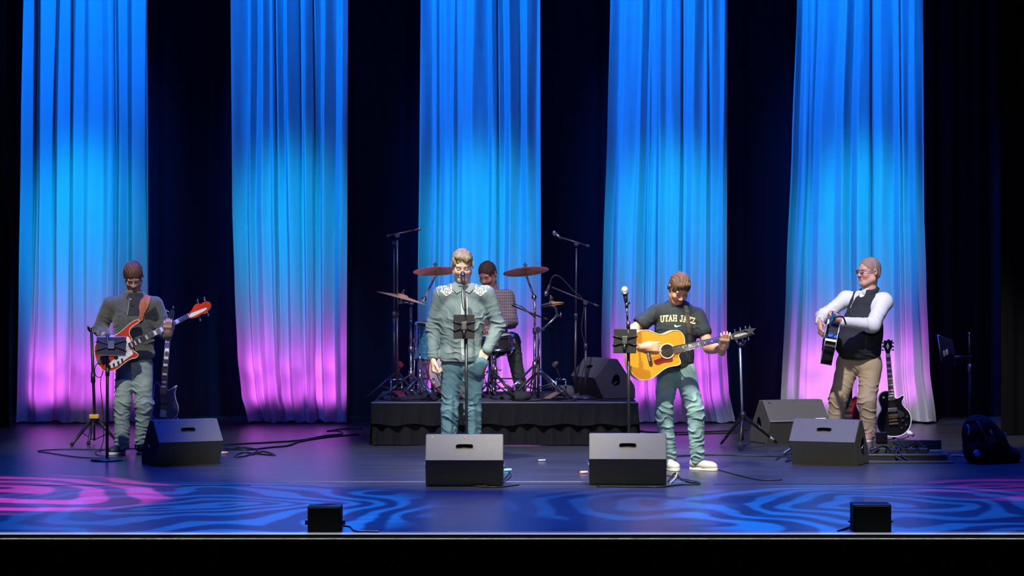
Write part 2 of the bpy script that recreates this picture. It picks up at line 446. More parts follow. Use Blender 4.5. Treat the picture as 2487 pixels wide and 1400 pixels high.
# ================================================================= the setting
def floor_material():
    m = bpy.data.materials.new('stage_paint'); m.use_nodes = True; nt = m.node_tree; n = nt.nodes; L = nt.links; b = n['Principled BSDF']
    tc = n.new('ShaderNodeTexCoord'); mp = n.new('ShaderNodeMapping'); mp.inputs['Scale'].default_value = (0.35, 2.2, 1); L.new(tc.outputs['Object'], mp.inputs[0])
    nz = n.new('ShaderNodeTexNoise'); nz.inputs['Scale'].default_value = 3.0; nz.inputs['Detail'].default_value = 8; L.new(mp.outputs[0], nz.inputs['Vector'])
    rp = n.new('ShaderNodeValToRGB'); rp.color_ramp.elements[0].position = .35; rp.color_ramp.elements[0].color = (.026, .027, .032, 1)
    rp.color_ramp.elements[1].position = .7; rp.color_ramp.elements[1].color = (.038, .040, .047, 1); L.new(nz.outputs['Fac'], rp.inputs[0]); L.new(rp.outputs[0], b.inputs['Base Color'])
    rr = n.new('ShaderNodeMapRange'); rr.inputs['To Min'].default_value = .25; rr.inputs['To Max'].default_value = .35; L.new(nz.outputs['Fac'], rr.inputs[0]); L.new(rr.outputs[0], b.inputs['Roughness'])
    n2 = n.new('ShaderNodeTexNoise'); n2.inputs['Scale'].default_value = 60; n2.inputs['Detail'].default_value = 4; L.new(tc.outputs['Object'], n2.inputs['Vector'])
    bp = n.new('ShaderNodeBump'); bp.inputs['Strength'].default_value = .15; bp.inputs['Distance'].default_value = .004; L.new(n2.outputs['Fac'], bp.inputs['Height']); L.new(bp.outputs[0], b.inputs['Normal'])
    b.inputs['Specular IOR Level'].default_value = .6
    return m
YEDGE = 18.62
mb = MB(); mb.box((0, (YEDGE + 34) / 2, -0.05), (11, (34 - YEDGE) / 2, 0.05)); structure(mb.build('floor', floor_material()))
mb = MB(); mb.box((0, YEDGE + 0.05, -0.75), (11, 0.05, 0.65)); structure(mb.build('wall_stage_front', mat('black_fascia', (.006, .006, .006), .7)))
mb = MB(); mb.box((0, YEDGE - 0.012, -0.031), (11, 0.012, 0.0035)); structure(mb.build('trim_1', mat('edge_strip', (.8, .78, .72), .45)))
mb = MB(); mb.box((0, YEDGE + 0.004, -0.012), (11, 0.026, 0.014), bev=0.004); structure(mb.build('trim_2', mat('black_nosing', (.01, .01, .01), .5)))
# seams and tape in the boards
y1 = YF(1177)
mb = MB()
for a, b in ((1260, 1425), (1735, 2160), (2166, 2520)): mb.box(((P(a, 0, y1).x + P(b, 0, y1).x) / 2, y1, 0.0012), ((b - a) / 2 * y1 / F_PX, .016, .0012))
structure(mb.build('trim_3', mat('seam_black', (.004, .004, .004), .8)))
y2 = YF(1171)
mb = MB(); mb.box(((P(640, 0, y2).x + P(1720, 0, y2).x) / 2, y2, 0.0015), (540 * y2 / F_PX, .010, .0015)); structure(mb.build('trim_4', mat('seam_worn', (.19, .19, .20), .6)))
y3 = YF(1106)
mb = MB()
mb.box(((P(1640, 0, y3).x + P(1925, 0, y3).x) / 2, y3, 0.0015), (145 * y3 / F_PX, .016, .0015)); structure(mb.build('trim_5', MATS['seam_black']))
mb = MB(); mb.box(((P(240, 0, 22).x), YF(1180), 0.0012), (1.1, .008, .0012)); structure(mb.build('trim_6', MATS['seam_black']))
# black box of the stage house behind and around the drapes
def drape_sheet(name, x0, x1, Y, z0, z1, m, amp=0.05, seed=1, nx=200, nz=6, wl=0.25):
    rnd = random.Random(seed); ks = [(rnd.uniform(.6, 1.6) * 2 * PI / wl, rnd.uniform(0, 6.28), rnd.uniform(.3, 1)) for _ in range(5)]
    vs = []; fs = []
    for j in range(nz + 1):
        for i in range(nx + 1):
            x = x0 + (x1 - x0) * i / nx; y = Y + amp * sum(a * math.sin(k * x + p + .2 * j / nz) for k, p, a in ks) / 2
            vs.append((x, y, z0 + (z1 - z0) * j / nz))
    for j in range(nz):
        for i in range(nx):
            a = j * (nx + 1) + i; fs.append((a, a + 1, a + nx + 2, a + nx + 1))
    mb = MB(); mb.add(vs, fs, True); return mb.build(name, m)
M_VELOUR = mat('black_velour', (.008, .006, .016), .95, spec=.1)
structure(drape_sheet('wall_back', -9, 9, 31.7, 0, 9, M_VELOUR, .09, 3, 400))
mb = MB(); mb.box((-9, 26.5, 4.5), (.05, 7.5, 4.5)); structure(mb.build('wall_left', M_VELOUR))
mb = MB(); mb.box((9, 26.5, 4.5), (.05, 7.5, 4.5)); structure(mb.build('wall_right', M_VELOUR))
o = drape_sheet('black_leg_drape', P(2432, 0, 28.5).x, 8.0, 28.5, 0.01, 9, mat('black_leg_velour', (.004, .004, .004), .95, spec=.05), .06, 5, 120)
tag(o, 'black velour leg drape hanging at the right side of the stage', 'curtain')
o = drape_sheet('black_leg_drape', -8.0, P(20, 0, 29.5).x, 29.5, 0.01, 9, MATS['black_leg_velour'], .06, 6, 120)
tag(o, 'black velour leg drape hanging at the far left side of the stage', 'curtain')

# the five pale drapes
def cloth_material():
    m = bpy.data.materials.new('pale_drape_cloth'); m.use_nodes = True; nt = m.node_tree; n = nt.nodes; L = nt.links
    for q in list(n): n.remove(q)
    out = n.new('ShaderNodeOutputMaterial'); di = n.new('ShaderNodeBsdfDiffuse'); tr = n.new('ShaderNodeBsdfTranslucent'); mx = n.new('ShaderNodeMixShader')
    di.inputs[0].default_value = (.62, .62, .64, 1); tr.inputs[0].default_value = (.66, .62, .66, 1); mx.inputs[0].default_value = .42
    tc = n.new('ShaderNodeTexCoord'); mp = n.new('ShaderNodeMapping'); mp.inputs['Scale'].default_value = (34, 34, .5); L.new(tc.outputs['Object'], mp.inputs[0])
    nz = n.new('ShaderNodeTexNoise'); nz.inputs['Scale'].default_value = 1.0; nz.inputs['Detail'].default_value = 3; L.new(mp.outputs[0], nz.inputs['Vector'])
    bp = n.new('ShaderNodeBump'); bp.inputs['Strength'].default_value = .2; bp.inputs['Distance'].default_value = .015; L.new(nz.outputs['Fac'], bp.inputs['Height'])
    L.new(bp.outputs[0], di.inputs['Normal'])
    L.new(di.outputs[0], mx.inputs[1]); L.new(tr.outputs[0], mx.inputs[2]); L.new(mx.outputs[0], out.inputs[0]); return m
M_DRAPE = cloth_material()
YC = 30.4
def pale_drape(label, left, right, folds_, seed):
    """left/right: rows of (py, px); folds_: (u, width, depth)"""
    rnd = random.Random(seed)
    def edge(tab, py):
        if py <= tab[0][0]: return tab[0][1]
        for (a, xa), (b, xb) in zip(tab, tab[1:]):
            if py <= b:
                t = (py - a) / (b - a); t = t * t * (3 - 2 * t) * .5 + t * .5; return xa + (xb - xa) * t
        return tab[-1][1]
    nx, nz = 260, 110; zt = 6.2; vs = []
    # pleats: alternating soft ridges and tight valleys
    us = [0.0]
    while us[-1] < 1: us.append(us[-1] + (rnd.uniform(.05, .13) if len(us) % 2 else rnd.uniform(.018, .06)))
    dp = [rnd.uniform(.02, .16) * (1 if i % 2 else -.6) for i in range(len(us))]
    def prof(u, us=us, dp=dp):
        for i in range(len(us) - 1):
            if us[i] <= u <= us[i + 1]:
                t = (u - us[i]) / (us[i + 1] - us[i]); t = .3 * t * t * (3 - 2 * t) + .7 * t; return dp[i] * (1 - t) + dp[i + 1] * t
        return dp[-1]
    for j in range(nz + 1):
        z = 0.012 + (zt - .012) * (j / nz) ** 1.25; py = HOR + (CAM_H - z) * F_PX / YC
        xl = edge(left, py); xr = edge(right, py)
        for i in range(nx + 1):
            u = i / nx; uu = u + .012 * math.sin(z * 1.1 + seed) * math.sin(u * 9 + seed)
            fall = .75 + .25 * math.sin(z * .9 + seed + u * 3)
            y = prof(min(max(uu, 0), 1)) * fall
            for fu, fw, fd in folds_:
                q = (u - fu - .01 * math.sin(z * .8)) / fw; y += fd * math.exp(-q * q)
            y += .005 * math.sin(u * 60 + seed) * math.sin(z * 2.3 + u * 8)
            if z < .35:
                e = (1 - z / .35) ** 2; y += e * .05 * math.sin(u * 34 + seed) ; 
            # faint creases from folding
            for cz in (1.15, 2.1, 3.0, 3.9):
                y += .006 * math.exp(-((z - cz) / .015) ** 2) * (1 if math.sin(u * 40 + cz * 5) > .2 else 0)
            px = xl + (xr - xl) * u
            hem = .0 + (.018 * max(0, math.sin(u * 19 + seed * 2)) + .01 * math.sin(u * 47)) * (1 if j == 0 else 0)
            vs.append(((px - 1243.5) * YC / F_PX, YC + y, max(z + hem, .008)))
    fs = [(j * (nx + 1) + i, j * (nx + 1) + i + 1, (j + 1) * (nx + 1) + i + 1, (j + 1) * (nx + 1) + i) for j in range(nz) for i in range(nx)]
    mb = MB(); mb.add(vs, fs, True); o = mb.build('drape_panel', M_DRAPE, fix=False)
    return tag(o, label, 'curtain', 'pale drapes hanging across the back of the stage')
pale_drape('pale full-length drape lit blue and magenta, furthest left, behind the red bass player', [(-500, 63), (0, 60), (350, 54), (700, 48), (1030, 42)], [(-500, 357), (0, 358), (600, 361), (1030, 364)], [(.12, .012, .10), (.38, .010, .08), (.72, .008, .07)], 11)
pale_drape('pale blue and magenta lit drape, second from left, hanging free with curled lower corner', [(-500, 562), (0, 562), (500, 565), (700, 571), (860, 578), (960, 588), (1005, 600), (1030, 606)], [(-500, 845), (0, 845), (1030, 842)], [(.37, .010, .12), (.70, .008, .10), (.58, .006, .06)], 22)
pale_drape('pale drape lit bright blue, middle one of five, behind the drum riser', [(-500, 1024), (0, 1022), (400, 1019), (700, 1015), (1030, 1014)], [(-500, 1311), (0, 1312), (1030, 1315)], [(.16, .030, .10), (.31, .025, .07), (.64, .008, .09)], 33)
pale_drape('pale drape lit blue and magenta behind the player with the yellow acoustic guitar', [(-500, 1487), (0, 1482), (300, 1475), (600, 1465), (830, 1460), (940, 1462), (1030, 1470)], [(-500, 1770), (0, 1768), (600, 1766), (860, 1766), (950, 1771), (1030, 1787)], [(.36, .020, .09), (.62, .010, .09), (.84, .012, .07)], 44)
pale_drape('pale drape lit blue and magenta, furthest right, behind the man in the dark vest', [(-500, 1940), (0, 1935), (350, 1922), (700, 1908), (1030, 1894)], [(-500, 2241), (0, 2242), (500, 2245), (700, 2251), (900, 2259), (1030, 2276)], [(.12, .024, .10), (.60, .010, .11), (.82, .010, .06)], 55)

# ---------------------------------------------------------------- drum riser
RY0, RY1, RX0, RX1, RZ = 27.0, 29.1, P(905, 0, 27).x, P(1547, 0, 27).x, 0.40
riser = thing('drum_riser', 'low carpeted black drum riser with a pleated black skirt', 'platform', ((RX0 + RX1) / 2, (RY0 + RY1) / 2, 0))
mb = MB(); mb.box(((RX0 + RX1) / 2, (RY0 + RY1) / 2, RZ - .02), ((RX1 - RX0) / 2, (RY1 - RY0) / 2, .02), bev=.006)
mb.build('deck', mat('riser_carpet', (.035, .037, .045), .85, bump=.6, bscale=120, var=.3, vscale=8), riser)
def skirt(ax0, ay0, ax1, ay1, ztop, zbot, amp, seed, name, m):
    rnd = random.Random(seed); n = 160; nz = 10; vs = []; d = Vector((ax1 - ax0, ay1 - ay0, 0)); Ln = d.length; nn = Vector((d.y, -d.x, 0)).normalized()
    for j in range(nz + 1):
        t = j / nz; z = ztop + (zbot - ztop) * t
        for i in range(n + 1):
            u = i / n; s_ = u * Ln
            off = amp * t * (.6 + math.sin(s_ * 42 + seed + .4 * math.sin(s_ * 9)) * .6 + .35 * math.sin(s_ * 77)) + .012
            p = Vector((ax0, ay0, z)) + d * u + nn * off; p.z -= .010 * math.sin(s_ * 18 + seed) * t if zbot > .02 else 0; vs.append(p)
    mb = MB(); mb.add(vs, [(j * (n + 1) + i, j * (n + 1) + i + 1, (j + 1) * (n + 1) + i + 1, (j + 1) * (n + 1) + i) for j in range(nz) for i in range(n)], True)
    return mb.build(name, m, riser, fix=False)
M_SKIRT = mat('skirt_velour', (.006, .0065, .009), .9, spec=.2)
skirt(RX0, RY0, RX1, RY0, RZ - .02, .008, .022, 1, 'lower_skirt', M_SKIRT)
skirt(RX0 - .01, RY0 - .035, RX1 + .01, RY0 - .035, RZ - .006, .195, .020, 4, 'upper_skirt', M_SKIRT)
skirt(RX0, RY1, RX0, RY0, RZ - .02, .01, .02, 2, 'side_skirt', M_SKIRT)
skirt(RX1, RY0, RX1, RY1, RZ - .02, .01, .02, 3, 'side_skirt', M_SKIRT)
mb = MB(); mb.box(((RX0 + RX1) / 2, RY0 - .02, RZ - .004), ((RX1 - RX0) / 2 + .012, .02, .006), bev=.002); mb.build('edge_trim', mat('riser_edge', (.12, .12, .14), .4), riser)
# ================================================================= loudspeakers
def wedge(label, px, py, rotz, scale=1.0, z=0.0, handle=True, marks=False, Y=None, group='floor wedge monitors'):
    """a floor monitor seen from its back when rotz = 0; px, py: middle of the foot of its back"""
    Y = Y or YF(py, z); t = thing('stage_monitor', label, 'speaker', (0, 0, 0), None)
    W = .292
    prof = [(-.105, .0), (-.205, .205), (-.055, .385), (.03, .385), (.23, .10), (.23, 0)]
    mb = MB()
    mb.prism([(-W, y, z_) for y, z_ in prof], (2 * W, 0, 0), bev=.010); mb.build('cabinet', M_CABINET, t)
    mb = MB(); a = Vector((0, .045, .375)); b = Vector((0, .228, .112)); d = (b - a).normalized(); n_ = Vector((0, -d.z, d.y)) * -1
    n_ = Vector((0, .82, .57)).normalized(); mb.box((a + b) / 2 + n_ * .004, (W - .03, (b - a).length / 2, .006), cols(Vector((1, 0, 0)), d, Vector((1, 0, 0)).cross(d)), bev=.004); mb.build('grille', M_GRILLE, t)
    up = (Vector((0, -.055, .385)) - Vector((0, -.205, .205))).normalized(); nn = Vector((0, -up.z, up.y))
    if handle:
        c = Vector((0, -.205, .205)) + up * .125; mb = MB()
        pts = smoothpts([(-.066, .012), (-.05, .022), (.05, .022), (.066, .012), (.066, -.014), (.045, -.02), (0, -.013), (-.045, -.02), (-.066, -.014)], 2)
        mb.prism([c + Vector((x, 0, 0)) + up * y + nn * -.012 for x, y in pts], nn * .0135); h = mb.build('handle_recess', mat('recess_black', (.001, .001, .001), .95, spec=.0), t)
        mb = MB(); mb.tube([c + Vector((x, 0, 0)) + up * y + nn * .001 for x, y in pts], .0028, 6, True); mb.build('recess_rim', M_CABINET, h)
    for sx in (-1, 1):   # side pocket handle + connector
        mb = MB(); c = Vector((sx * (W + .0005), .02, .17)); pts = smoothpts([(-.05, -.03), (-.02, .06), (.03, .07), (.05, .0), (.02, -.05)], 2)
        mb.prism([c + Vector((0, x, y)) for x, y in pts], (-.0 + sx * .0015, 0, 0)); s_ = mb.build('side_pocket', MATS.get('recess_black') or mat('recess_black', (.001, .001, .001), .95, spec=.0), t)
        mb = MB(); mb.cyl(c + Vector((0, -.03, -.035)), c + Vector((sx * .008, .015, .0)), .006); mb.build('pocket_bar', M_DULLSTEEL, s_)
    for x in (-.24, 0, .24):
        mb = MB(); c = Vector((x, -.07, .367)) + nn * .0; mb.cyl(c + nn * -.004, c + nn * .0035, .0045, n=8); mb.build('rigging_bolt', M_BLACK, t)
    if marks:
        c = Vector((-.235, -.205, .205)) + up * .2
        mb = MB(); mb.prism([c + Vector((x, 0, 0)) + up * y + nn * .001 for x, y in [(-.02, 0), (-.006, .004), (0, .022), (.006, .004), (.02, 0), (.006, -.004), (-.006, -.004)]], nn * .002); mb.build('badge', M_DULLSTEEL, t)
        c = Vector((.21, -.205, .205)) + up * .022
        mb = MB(); mb.box(c + nn * .001, (.05, .001, .005), cols(Vector((1, 0, 0)), nn, up)); mb.build('white_label', M_WHITE, t)
        mb = MB(); mb.box((0, -.2065, .2065), (W - .004, .002, .0035)); mb.build('edge_strip', mat('worn_edge', (.35, .35, .36), .5), t)
    t.location = Vector(((px - 1243.5) * Y / F_PX, Y + .13, z)); t.rotation_euler = (0, 0, rotz); t.scale = (scale,) * 3
    return t
wedge('wedge stage monitor with pale lit top panel in front of the embroidered-shirt singer', 1128, 1183, 0, 1.02)
wedge('wedge stage monitor with pale lit top panel in front of the T-shirt guitarist', 1526, 1180, math.radians(-2), 1.02)
wedge('dark wedge stage monitor standing beside the left bass player\'s feet', 440, 1131, math.radians(27), .99)
wedge('dark wedge stage monitor, front one of the pair by the man in the vest', 2016, 1131, math.radians(-23), .99)
wedge('wedge stage monitor with a shadow across its face, behind another monitor on the right', 1922, 1078, math.radians(20), 1.05, handle=False, marks=True)
wedge('wedge stage monitor lying on the right end of the drum riser', 1462, 958, math.radians(-68), .98, z=RZ + .001, Y=27.75)

def fill_box(label, x0, x1, y0, y1, mods):
    Y = YEDGE + .17; t = thing('front_fill_speaker', label, 'speaker', (P((x0 + x1) / 2, 0, Y).x, Y, 0))
    c = P((x0 + x1) / 2, (y0 + y1) / 2, Y); hw = (x1 - x0) / 2 * Y / F_PX; hz = (y1 - y0) / 2 * Y / F_PX
    R = rot3(rx=-.0)
    mb = MB(); mb.box((c.x, Y + .06, c.z + .006), (hw, .10, hz), R, bev=.008); mb.build('cabinet', mat('fill_black', (.004, .004, .005), .75, spec=.2), t)
    mb = MB(); mb.box((c.x, Y - .044, c.z + .006), (hw - .010, .006, hz - .010), R, bev=.003); mb.build('grille', M_GRILLE if 0 else mat('fill_grille', (.003, .003, .004), .7, spec=.2), t)
    for sx in (-1, 1):
        mb = MB(); mb.cyl((c.x + sx * hw, Y + .05, c.z - .02), (c.x + sx * (hw + .022), Y + .05, c.z - .02), .016 if mods else .006); mb.build('bracket_knob', M_BLACK, t)
    return t
fill_box('small black front fill speaker on the stage edge with side knobs, left of centre', 748, 829, 1231, 1297, True)
fill_box('small black front fill speaker on the stage edge toward the right end', 2071, 2163, 1227, 1297, False)

# ================================================================= stands
def round_base(mb, c, r, h=.022):
    mb.lathe(c, (0, 0, 1), [(0, 0), (r, 0), (r, h * .35), (r * .93, h * .7), (r * .4, h), (.02, h * 1.3), (0, h * 1.3)], 40)
def clutch(mb, c, r=.017, h=.035, n=14):
    mb.cyl(Vector(c) - Vector((0, 0, h)), Vector(c) + Vector((0, 0, h)), r, n=n)
def tripod_legs(t, c, r, h, m, angs, foot=M_RUBBER, rad=.011, braces=True):
    c = Vector(c)
    for a in angs:
        d = Vector((math.cos(a), math.sin(a), 0)); e = c + d * r; mb = MB(); mb.cyl(c + Vector((0, 0, h)) + d * .02, e + Vector((0, 0, .02)), rad, rad * .9); lg = mb.build('leg', m, t)
        mb = MB(); mb.ball(e + Vector((0, 0, .016)), (rad * 1.5, rad * 1.5, .016), n=10); mb.build('rubber_foot', foot, lg)
        if braces:
            mb = MB(); mb.cyl(c + Vector((0, 0, h * .35)), c.lerp(e, .5) + Vector((0, 0, h * .5)), .005); mb.build('brace', m, t)
def microphone(t, tip, tail, ball_m=None, r=.024, body=M_PLASTIC, name='microphone'):
    tip = Vector(tip); tail = Vector(tail); ax = (tail - tip).normalized()
    mb = MB(); mb.cyl(tip + ax * r * 1.6, tail, r * .72, r * .45); b = mb.build(name, body, t)
    mb = MB(); mb.ball(tip + ax * r, (r, r, r * 1.15), n=16); mb.build('windscreen', ball_m or M_DULLSTEEL, b)
    mb = MB(); mb.cyl(tip + ax * r * 1.75, tip + ax * r * 2.1, r * 1.02); mb.build('grille_ring', M_DULLSTEEL, b)
    return b
def tablet_holder(t, c, w, h, tilt, yaw, knob=True, bright=None):
    """a tablet seen from its back in a four-finger clamp"""
    c = Vector(c); R = rot3(rx=tilt, rz=yaw)
    mb = MB(); mb.box(c, (w / 2, .005, h / 2), R, bev=.004); tb = mb.build('tablet', M_TABLET, t)
    mb = MB(); mb.box(c + R @ Vector((0, .006, h / 2 - .004)), (w / 2, .004, .004), R); mb.build('screen_edge', M_WHITE, tb)
    mb = MB()
    mb.box(c + R @ Vector((0, -.018, 0)), (.022, .010, .035), R, bev=.004)
    for sx in (-1, 1):
        for sz in (-1, 1):
            a = c + R @ Vector((0, -.015, sz * .012)); b = c + R @ Vector((sx * w * .42, -.013, sz * h * .18)); mb.tube([a, b, b + R @ Vector((sx * w * .10, .004, 0)), b + R @ Vector((sx * w * .10, .022, 0))], .006, 6)
    mb.ball(c + R @ Vector((0, -.032, -.03)), .014, n=10); mb.cyl(c + R @ Vector((0, -.03, -.02)), c + R @ Vector((.0, -.03, -.09)), .012)
    mb.build('clamp', M_BLACK, t)

# -- the singer's stand
YS = 24.35; zt = P(1126, 686, YS)
s = thing('microphone_stand', 'straight microphone stand with a tablet clamp in front of the singer', 'microphone stand', (P(1133, 0, YS).x, YS, 0))
bx_ = P(1133, 0, YS).x
mb = MB(); round_base(mb, (bx_, YS, 0), .14); mb.build('base', M_BLACK, s)
mb = MB(); mb.cyl((bx_, YS, .02), P(1132, 790, YS), .0125); mb.cyl(P(1132, 790, YS), P(1127, 700, YS), .008); mb.build('pole', M_BLACK, s)
mb = MB(); clutch(mb, P(1132, 790, YS)); mb.build('clutch', M_BLACK, s)
microphone(s, P(1123.5, 661, YS + .08), P(1126, 690, YS + .0), mat('dark_mesh', (.02, .02, .022), .5), .021)
tablet_holder(s, P(1127, 794, YS - .02), .175, .205, math.radians(-12), 0)
mb = MB(); mb.tube(spline([P(1126, 692, YS - .01), P(1121, 712, YS - .05), P(1124, 745, YS - .03), P(1131, 770, YS - .02), P(1128, 840, YS + .02), P(1134, 930, YS - .02), P(1131, 1010, YS), P(1135, 1080, YS - .01)], 8), .004, 6); mb.build('cable', M_CABLE, s)

# -- the acoustic player's stand
YS = 23.55
s = thing('microphone_stand', 'microphone stand with a silver-headed microphone and tablet beside the yellow guitar', 'microphone stand', (P(1528, 0, YS).x, YS, 0))
bx_ = P(1528, 0, YS).x
mb = MB(); round_base(mb, (bx_, YS, 0), .14); mb.build('base', M_BLACK, s)
mb = MB(); mb.cyl((bx_, YS, .02), P(1526, 800, YS), .0125); mb.build('pole', M_BLACK, s)
mb = MB(); mb.cyl(P(1526, 800, YS), P(1521, 738, YS), .0085); mb.build('upper_tube', M_CHROME, s)
mb = MB(); clutch(mb, P(1526, 790, YS), .016, .03); clutch(mb, P(1522, 742, YS), .014, .02); mb.ball(P(1526, 736, YS), .016, n=10); mb.build('clutch', M_BLACK, s)
microphone(s, P(1516, 697, YS), P(1521, 737, YS), mat('silver_mesh', (.75, .8, .78), .35, .6), .029)
tablet_holder(s, P(1518, 829, YS - .02), .185, .20, math.radians(-14), math.radians(-8))

# -- stand behind the acoustic player (boomless tripod)
YS = 26.3; cx = P(1803, 0, YS).x
s = thing('tripod_stand', 'black folding tripod stand with a pale upright tube behind the acoustic guitarist', 'stand', (cx, YS, 0))
mb = MB(); mb.cyl(P(1803, 1015, YS), P(1797, 835, YS), .011); mb.build('pole', mat('pale_tube', (.5, .55, .62), .35, .7), s)
mb = MB(); mb.cyl(P(1804, 1018, YS), P(1804, 1000, YS), .03, .02); mb.cyl(P(1804, 1070, YS), P(1804, 1018, YS), .012); mb.ball(P(1804, 1008, YS), .03, n=12); mb.build('hub', M_BLACK, s)
for d in ((-52, 1083), (82, 1081), (-8, 1098)):
    e = P(1804 + d[0], d[1], YF(d[1])); e.z = .02
    mb = MB(); mb.cyl(P(1804, 1010, YS), e, .015, .011); lg = mb.build('leg', M_BLACK, s)
    mb = MB(); mb.cyl(e.lerp(P(1804, 1010, YS), .22), e, .013, .010); mb.build('rubber_foot', mat('pale_foot', (.5, .5, .5), .6) if d[0] > 0 else M_RUBBER, lg)
mb = MB(); mb.tube([P(1787, 828, YS - .05), P(1793, 838, YS), P(1806, 838, YS), P(1811, 828, YS - .05)], .009, 8); mb.cyl(P(1798, 845, YS), P(1798, 832, YS), .014); mb.build('yoke', M_BLACK, s)

# -- left: guitar stand with yellow collar
YS = 27.3; cx = P(227, 0, YS).x
s = thing('guitar_stand', 'tall black hanging guitar stand with a yellow collar left of the bass player', 'stand', (cx, YS, 0))
mb = MB(); mb.cyl(P(230, 1015, YS), P(222, 800, YS), .014); mb.cyl(P(226, 905, YS), P(226, 930, YS), .021); mb.build('pole', M_BLACK, s)
mb = MB(); mb.box(P(229, 1012, YS), (.045, .035, .020), bev=.008); mb.build('collar', mat('yellow_collar', (.75, .45, .05), .4), s)
mb = MB(); mb.tube([P(214, 792, YS - .08), P(215, 800, YS - .02), P(224, 803, YS), P(233, 801, YS - .02)], .011, 8); mb.ball(P(220, 802, YS), .022, n=10); mb.build('yoke', M_BLACK, s)
for d in ((-54, 1085), (-14, 1083), (56, 1078)):
    e = P(229 + d[0], d[1], YF(d[1])); e.z = .02
    mb = MB(); mb.cyl(P(229 + d[0] * .1, 1018, YS), e, .017, .013); lg = mb.build('leg', M_BLACK, s)
    mb = MB(); mb.ball(e, (.02, .02, .018), n=10); mb.build('rubber_foot', M_RUBBER, lg)
mb = MB(); mb.tube([P(200, 1052, YS - .1), P(228, 1070, YS), P(258, 1055, YS + .05)], .005, 6); mb.cyl(P(229, 1020, YS), P(229, 1070, YS), .009); mb.build('brace', M_BLACK, s)

# -- left: bass player's tablet stand with round base
YS = 25.05; cx = P(260, 0, YS).x
s = thing('tablet_stand', 'black round-base stand holding a tablet in front of the red bass', 'stand', (cx, YS, 0))
mb = MB(); round_base(mb, (cx, YS, 0), .14); mb.build('base', M_BLACK, s)
mb = MB(); mb.cyl((cx, YS, .02), P(261, 812, YS), .0135); clutch(mb, P(261, 905, YS), .018, .03); mb.build('pole', M_BLACK, s)
R = rot3(rx=math.radians(-38), rz=math.radians(6)); c = P(270, 842, YS - .03)
mb = MB(); mb.box(c, (.125, .005, .10), R, bev=.004); tb = mb.build('tablet', mat('tablet_dark', (.012, .012, .02), .25), s)
mb = MB(); mb.box(c + R @ Vector((0, .004, .098)), (.125, .005, .006), R); mb.build('screen_edge', mat('glass_edge', (.35, .35, .45), .15), tb)
mb = MB(); mb.box(c + R @ Vector((0, -.016, 0)), (.03, .010, .04), R, bev=.004)
for sx in (-1, 1):
    mb.tube([c + R @ Vector((0, -.013, 0)), c + R @ Vector((sx * .11, -.012, .05)), c + R @ Vector((sx * .13, .01, .05))], .006, 6); mb.tube([c + R @ Vector((0, -.013, 0)), c + R @ Vector((sx * .11, -.012, -.05)), c + R @ Vector((sx * .13, .01, -.05))], .006, 6)
mb.build('clamp', M_BLACK, s)

# -- right: stand with side arm and tablet, round base
YS = 25.6; cx = P(2356, 0, YS).x
s = thing('tablet_stand', 'stand with a side arm holding a dark tablet beside the backpack', 'stand', (cx, YS, 0))
mb = MB(); round_base(mb, (cx - .02, YS, 0), .15); mb.build('base', M_BLACK, s)
mb = MB(); mb.cyl((cx, YS, .02), P(2356, 885, YS), .0125); mb.build('pole', M_BLACK, s)
mb = MB(); mb.cyl(P(2356, 885, YS), P(2354, 815, YS), .0085); mb.build('upper_tube', M_BLACK, s)
mb = MB(); mb.cyl(P(2356, 905, YS), P(2356, 884, YS), .018); mb.build('clutch', M_DULLSTEEL, s)
mb = MB(); mb.cyl(P(2354.5, 815, YS), P(2354.5, 808, YS), .011, .004); mb.build('thread_tip', M_CHROME, s)
mb = MB(); mb.cyl(P(2356, 868, YS - .01), P(2306, 868, YS - .05), .011); clutch(mb, P(2356, 870, YS), .02, .02); mb.ball(P(2338, 876, YS - .02), .011, n=8); mb.build('side_arm', M_BLACK, s)
R = rot3(rx=math.radians(-24), rz=math.radians(38), ry=math.radians(14)); c = P(2300, 852, YS - .08)
mb = MB(); mb.box(c, (.10, .005, .125), R, bev=.003); tb = mb.build('tablet', mat('tablet_dark', (.012, .012, .02), .25), s)
mb = MB()
for a, b in (((-.1, .125), (.1, .125)), ((-.1, .125), (-.1, -.125))): mb.cyl(c + R @ Vector((a[0], -.004, a[1])), c + R @ Vector((b[0], -.004, b[1])), .0025, n=6)
mb.build('metal_rim', M_DULLSTEEL, tb)
mb = MB(); mb.box(c + R @ Vector((0, -.02, -.03)), (.03, .015, .03), R, bev=.005); mb.ball(P(2306, 868, YS - .05), .020, n=12); mb.build('clamp', M_DULLSTEEL, s)

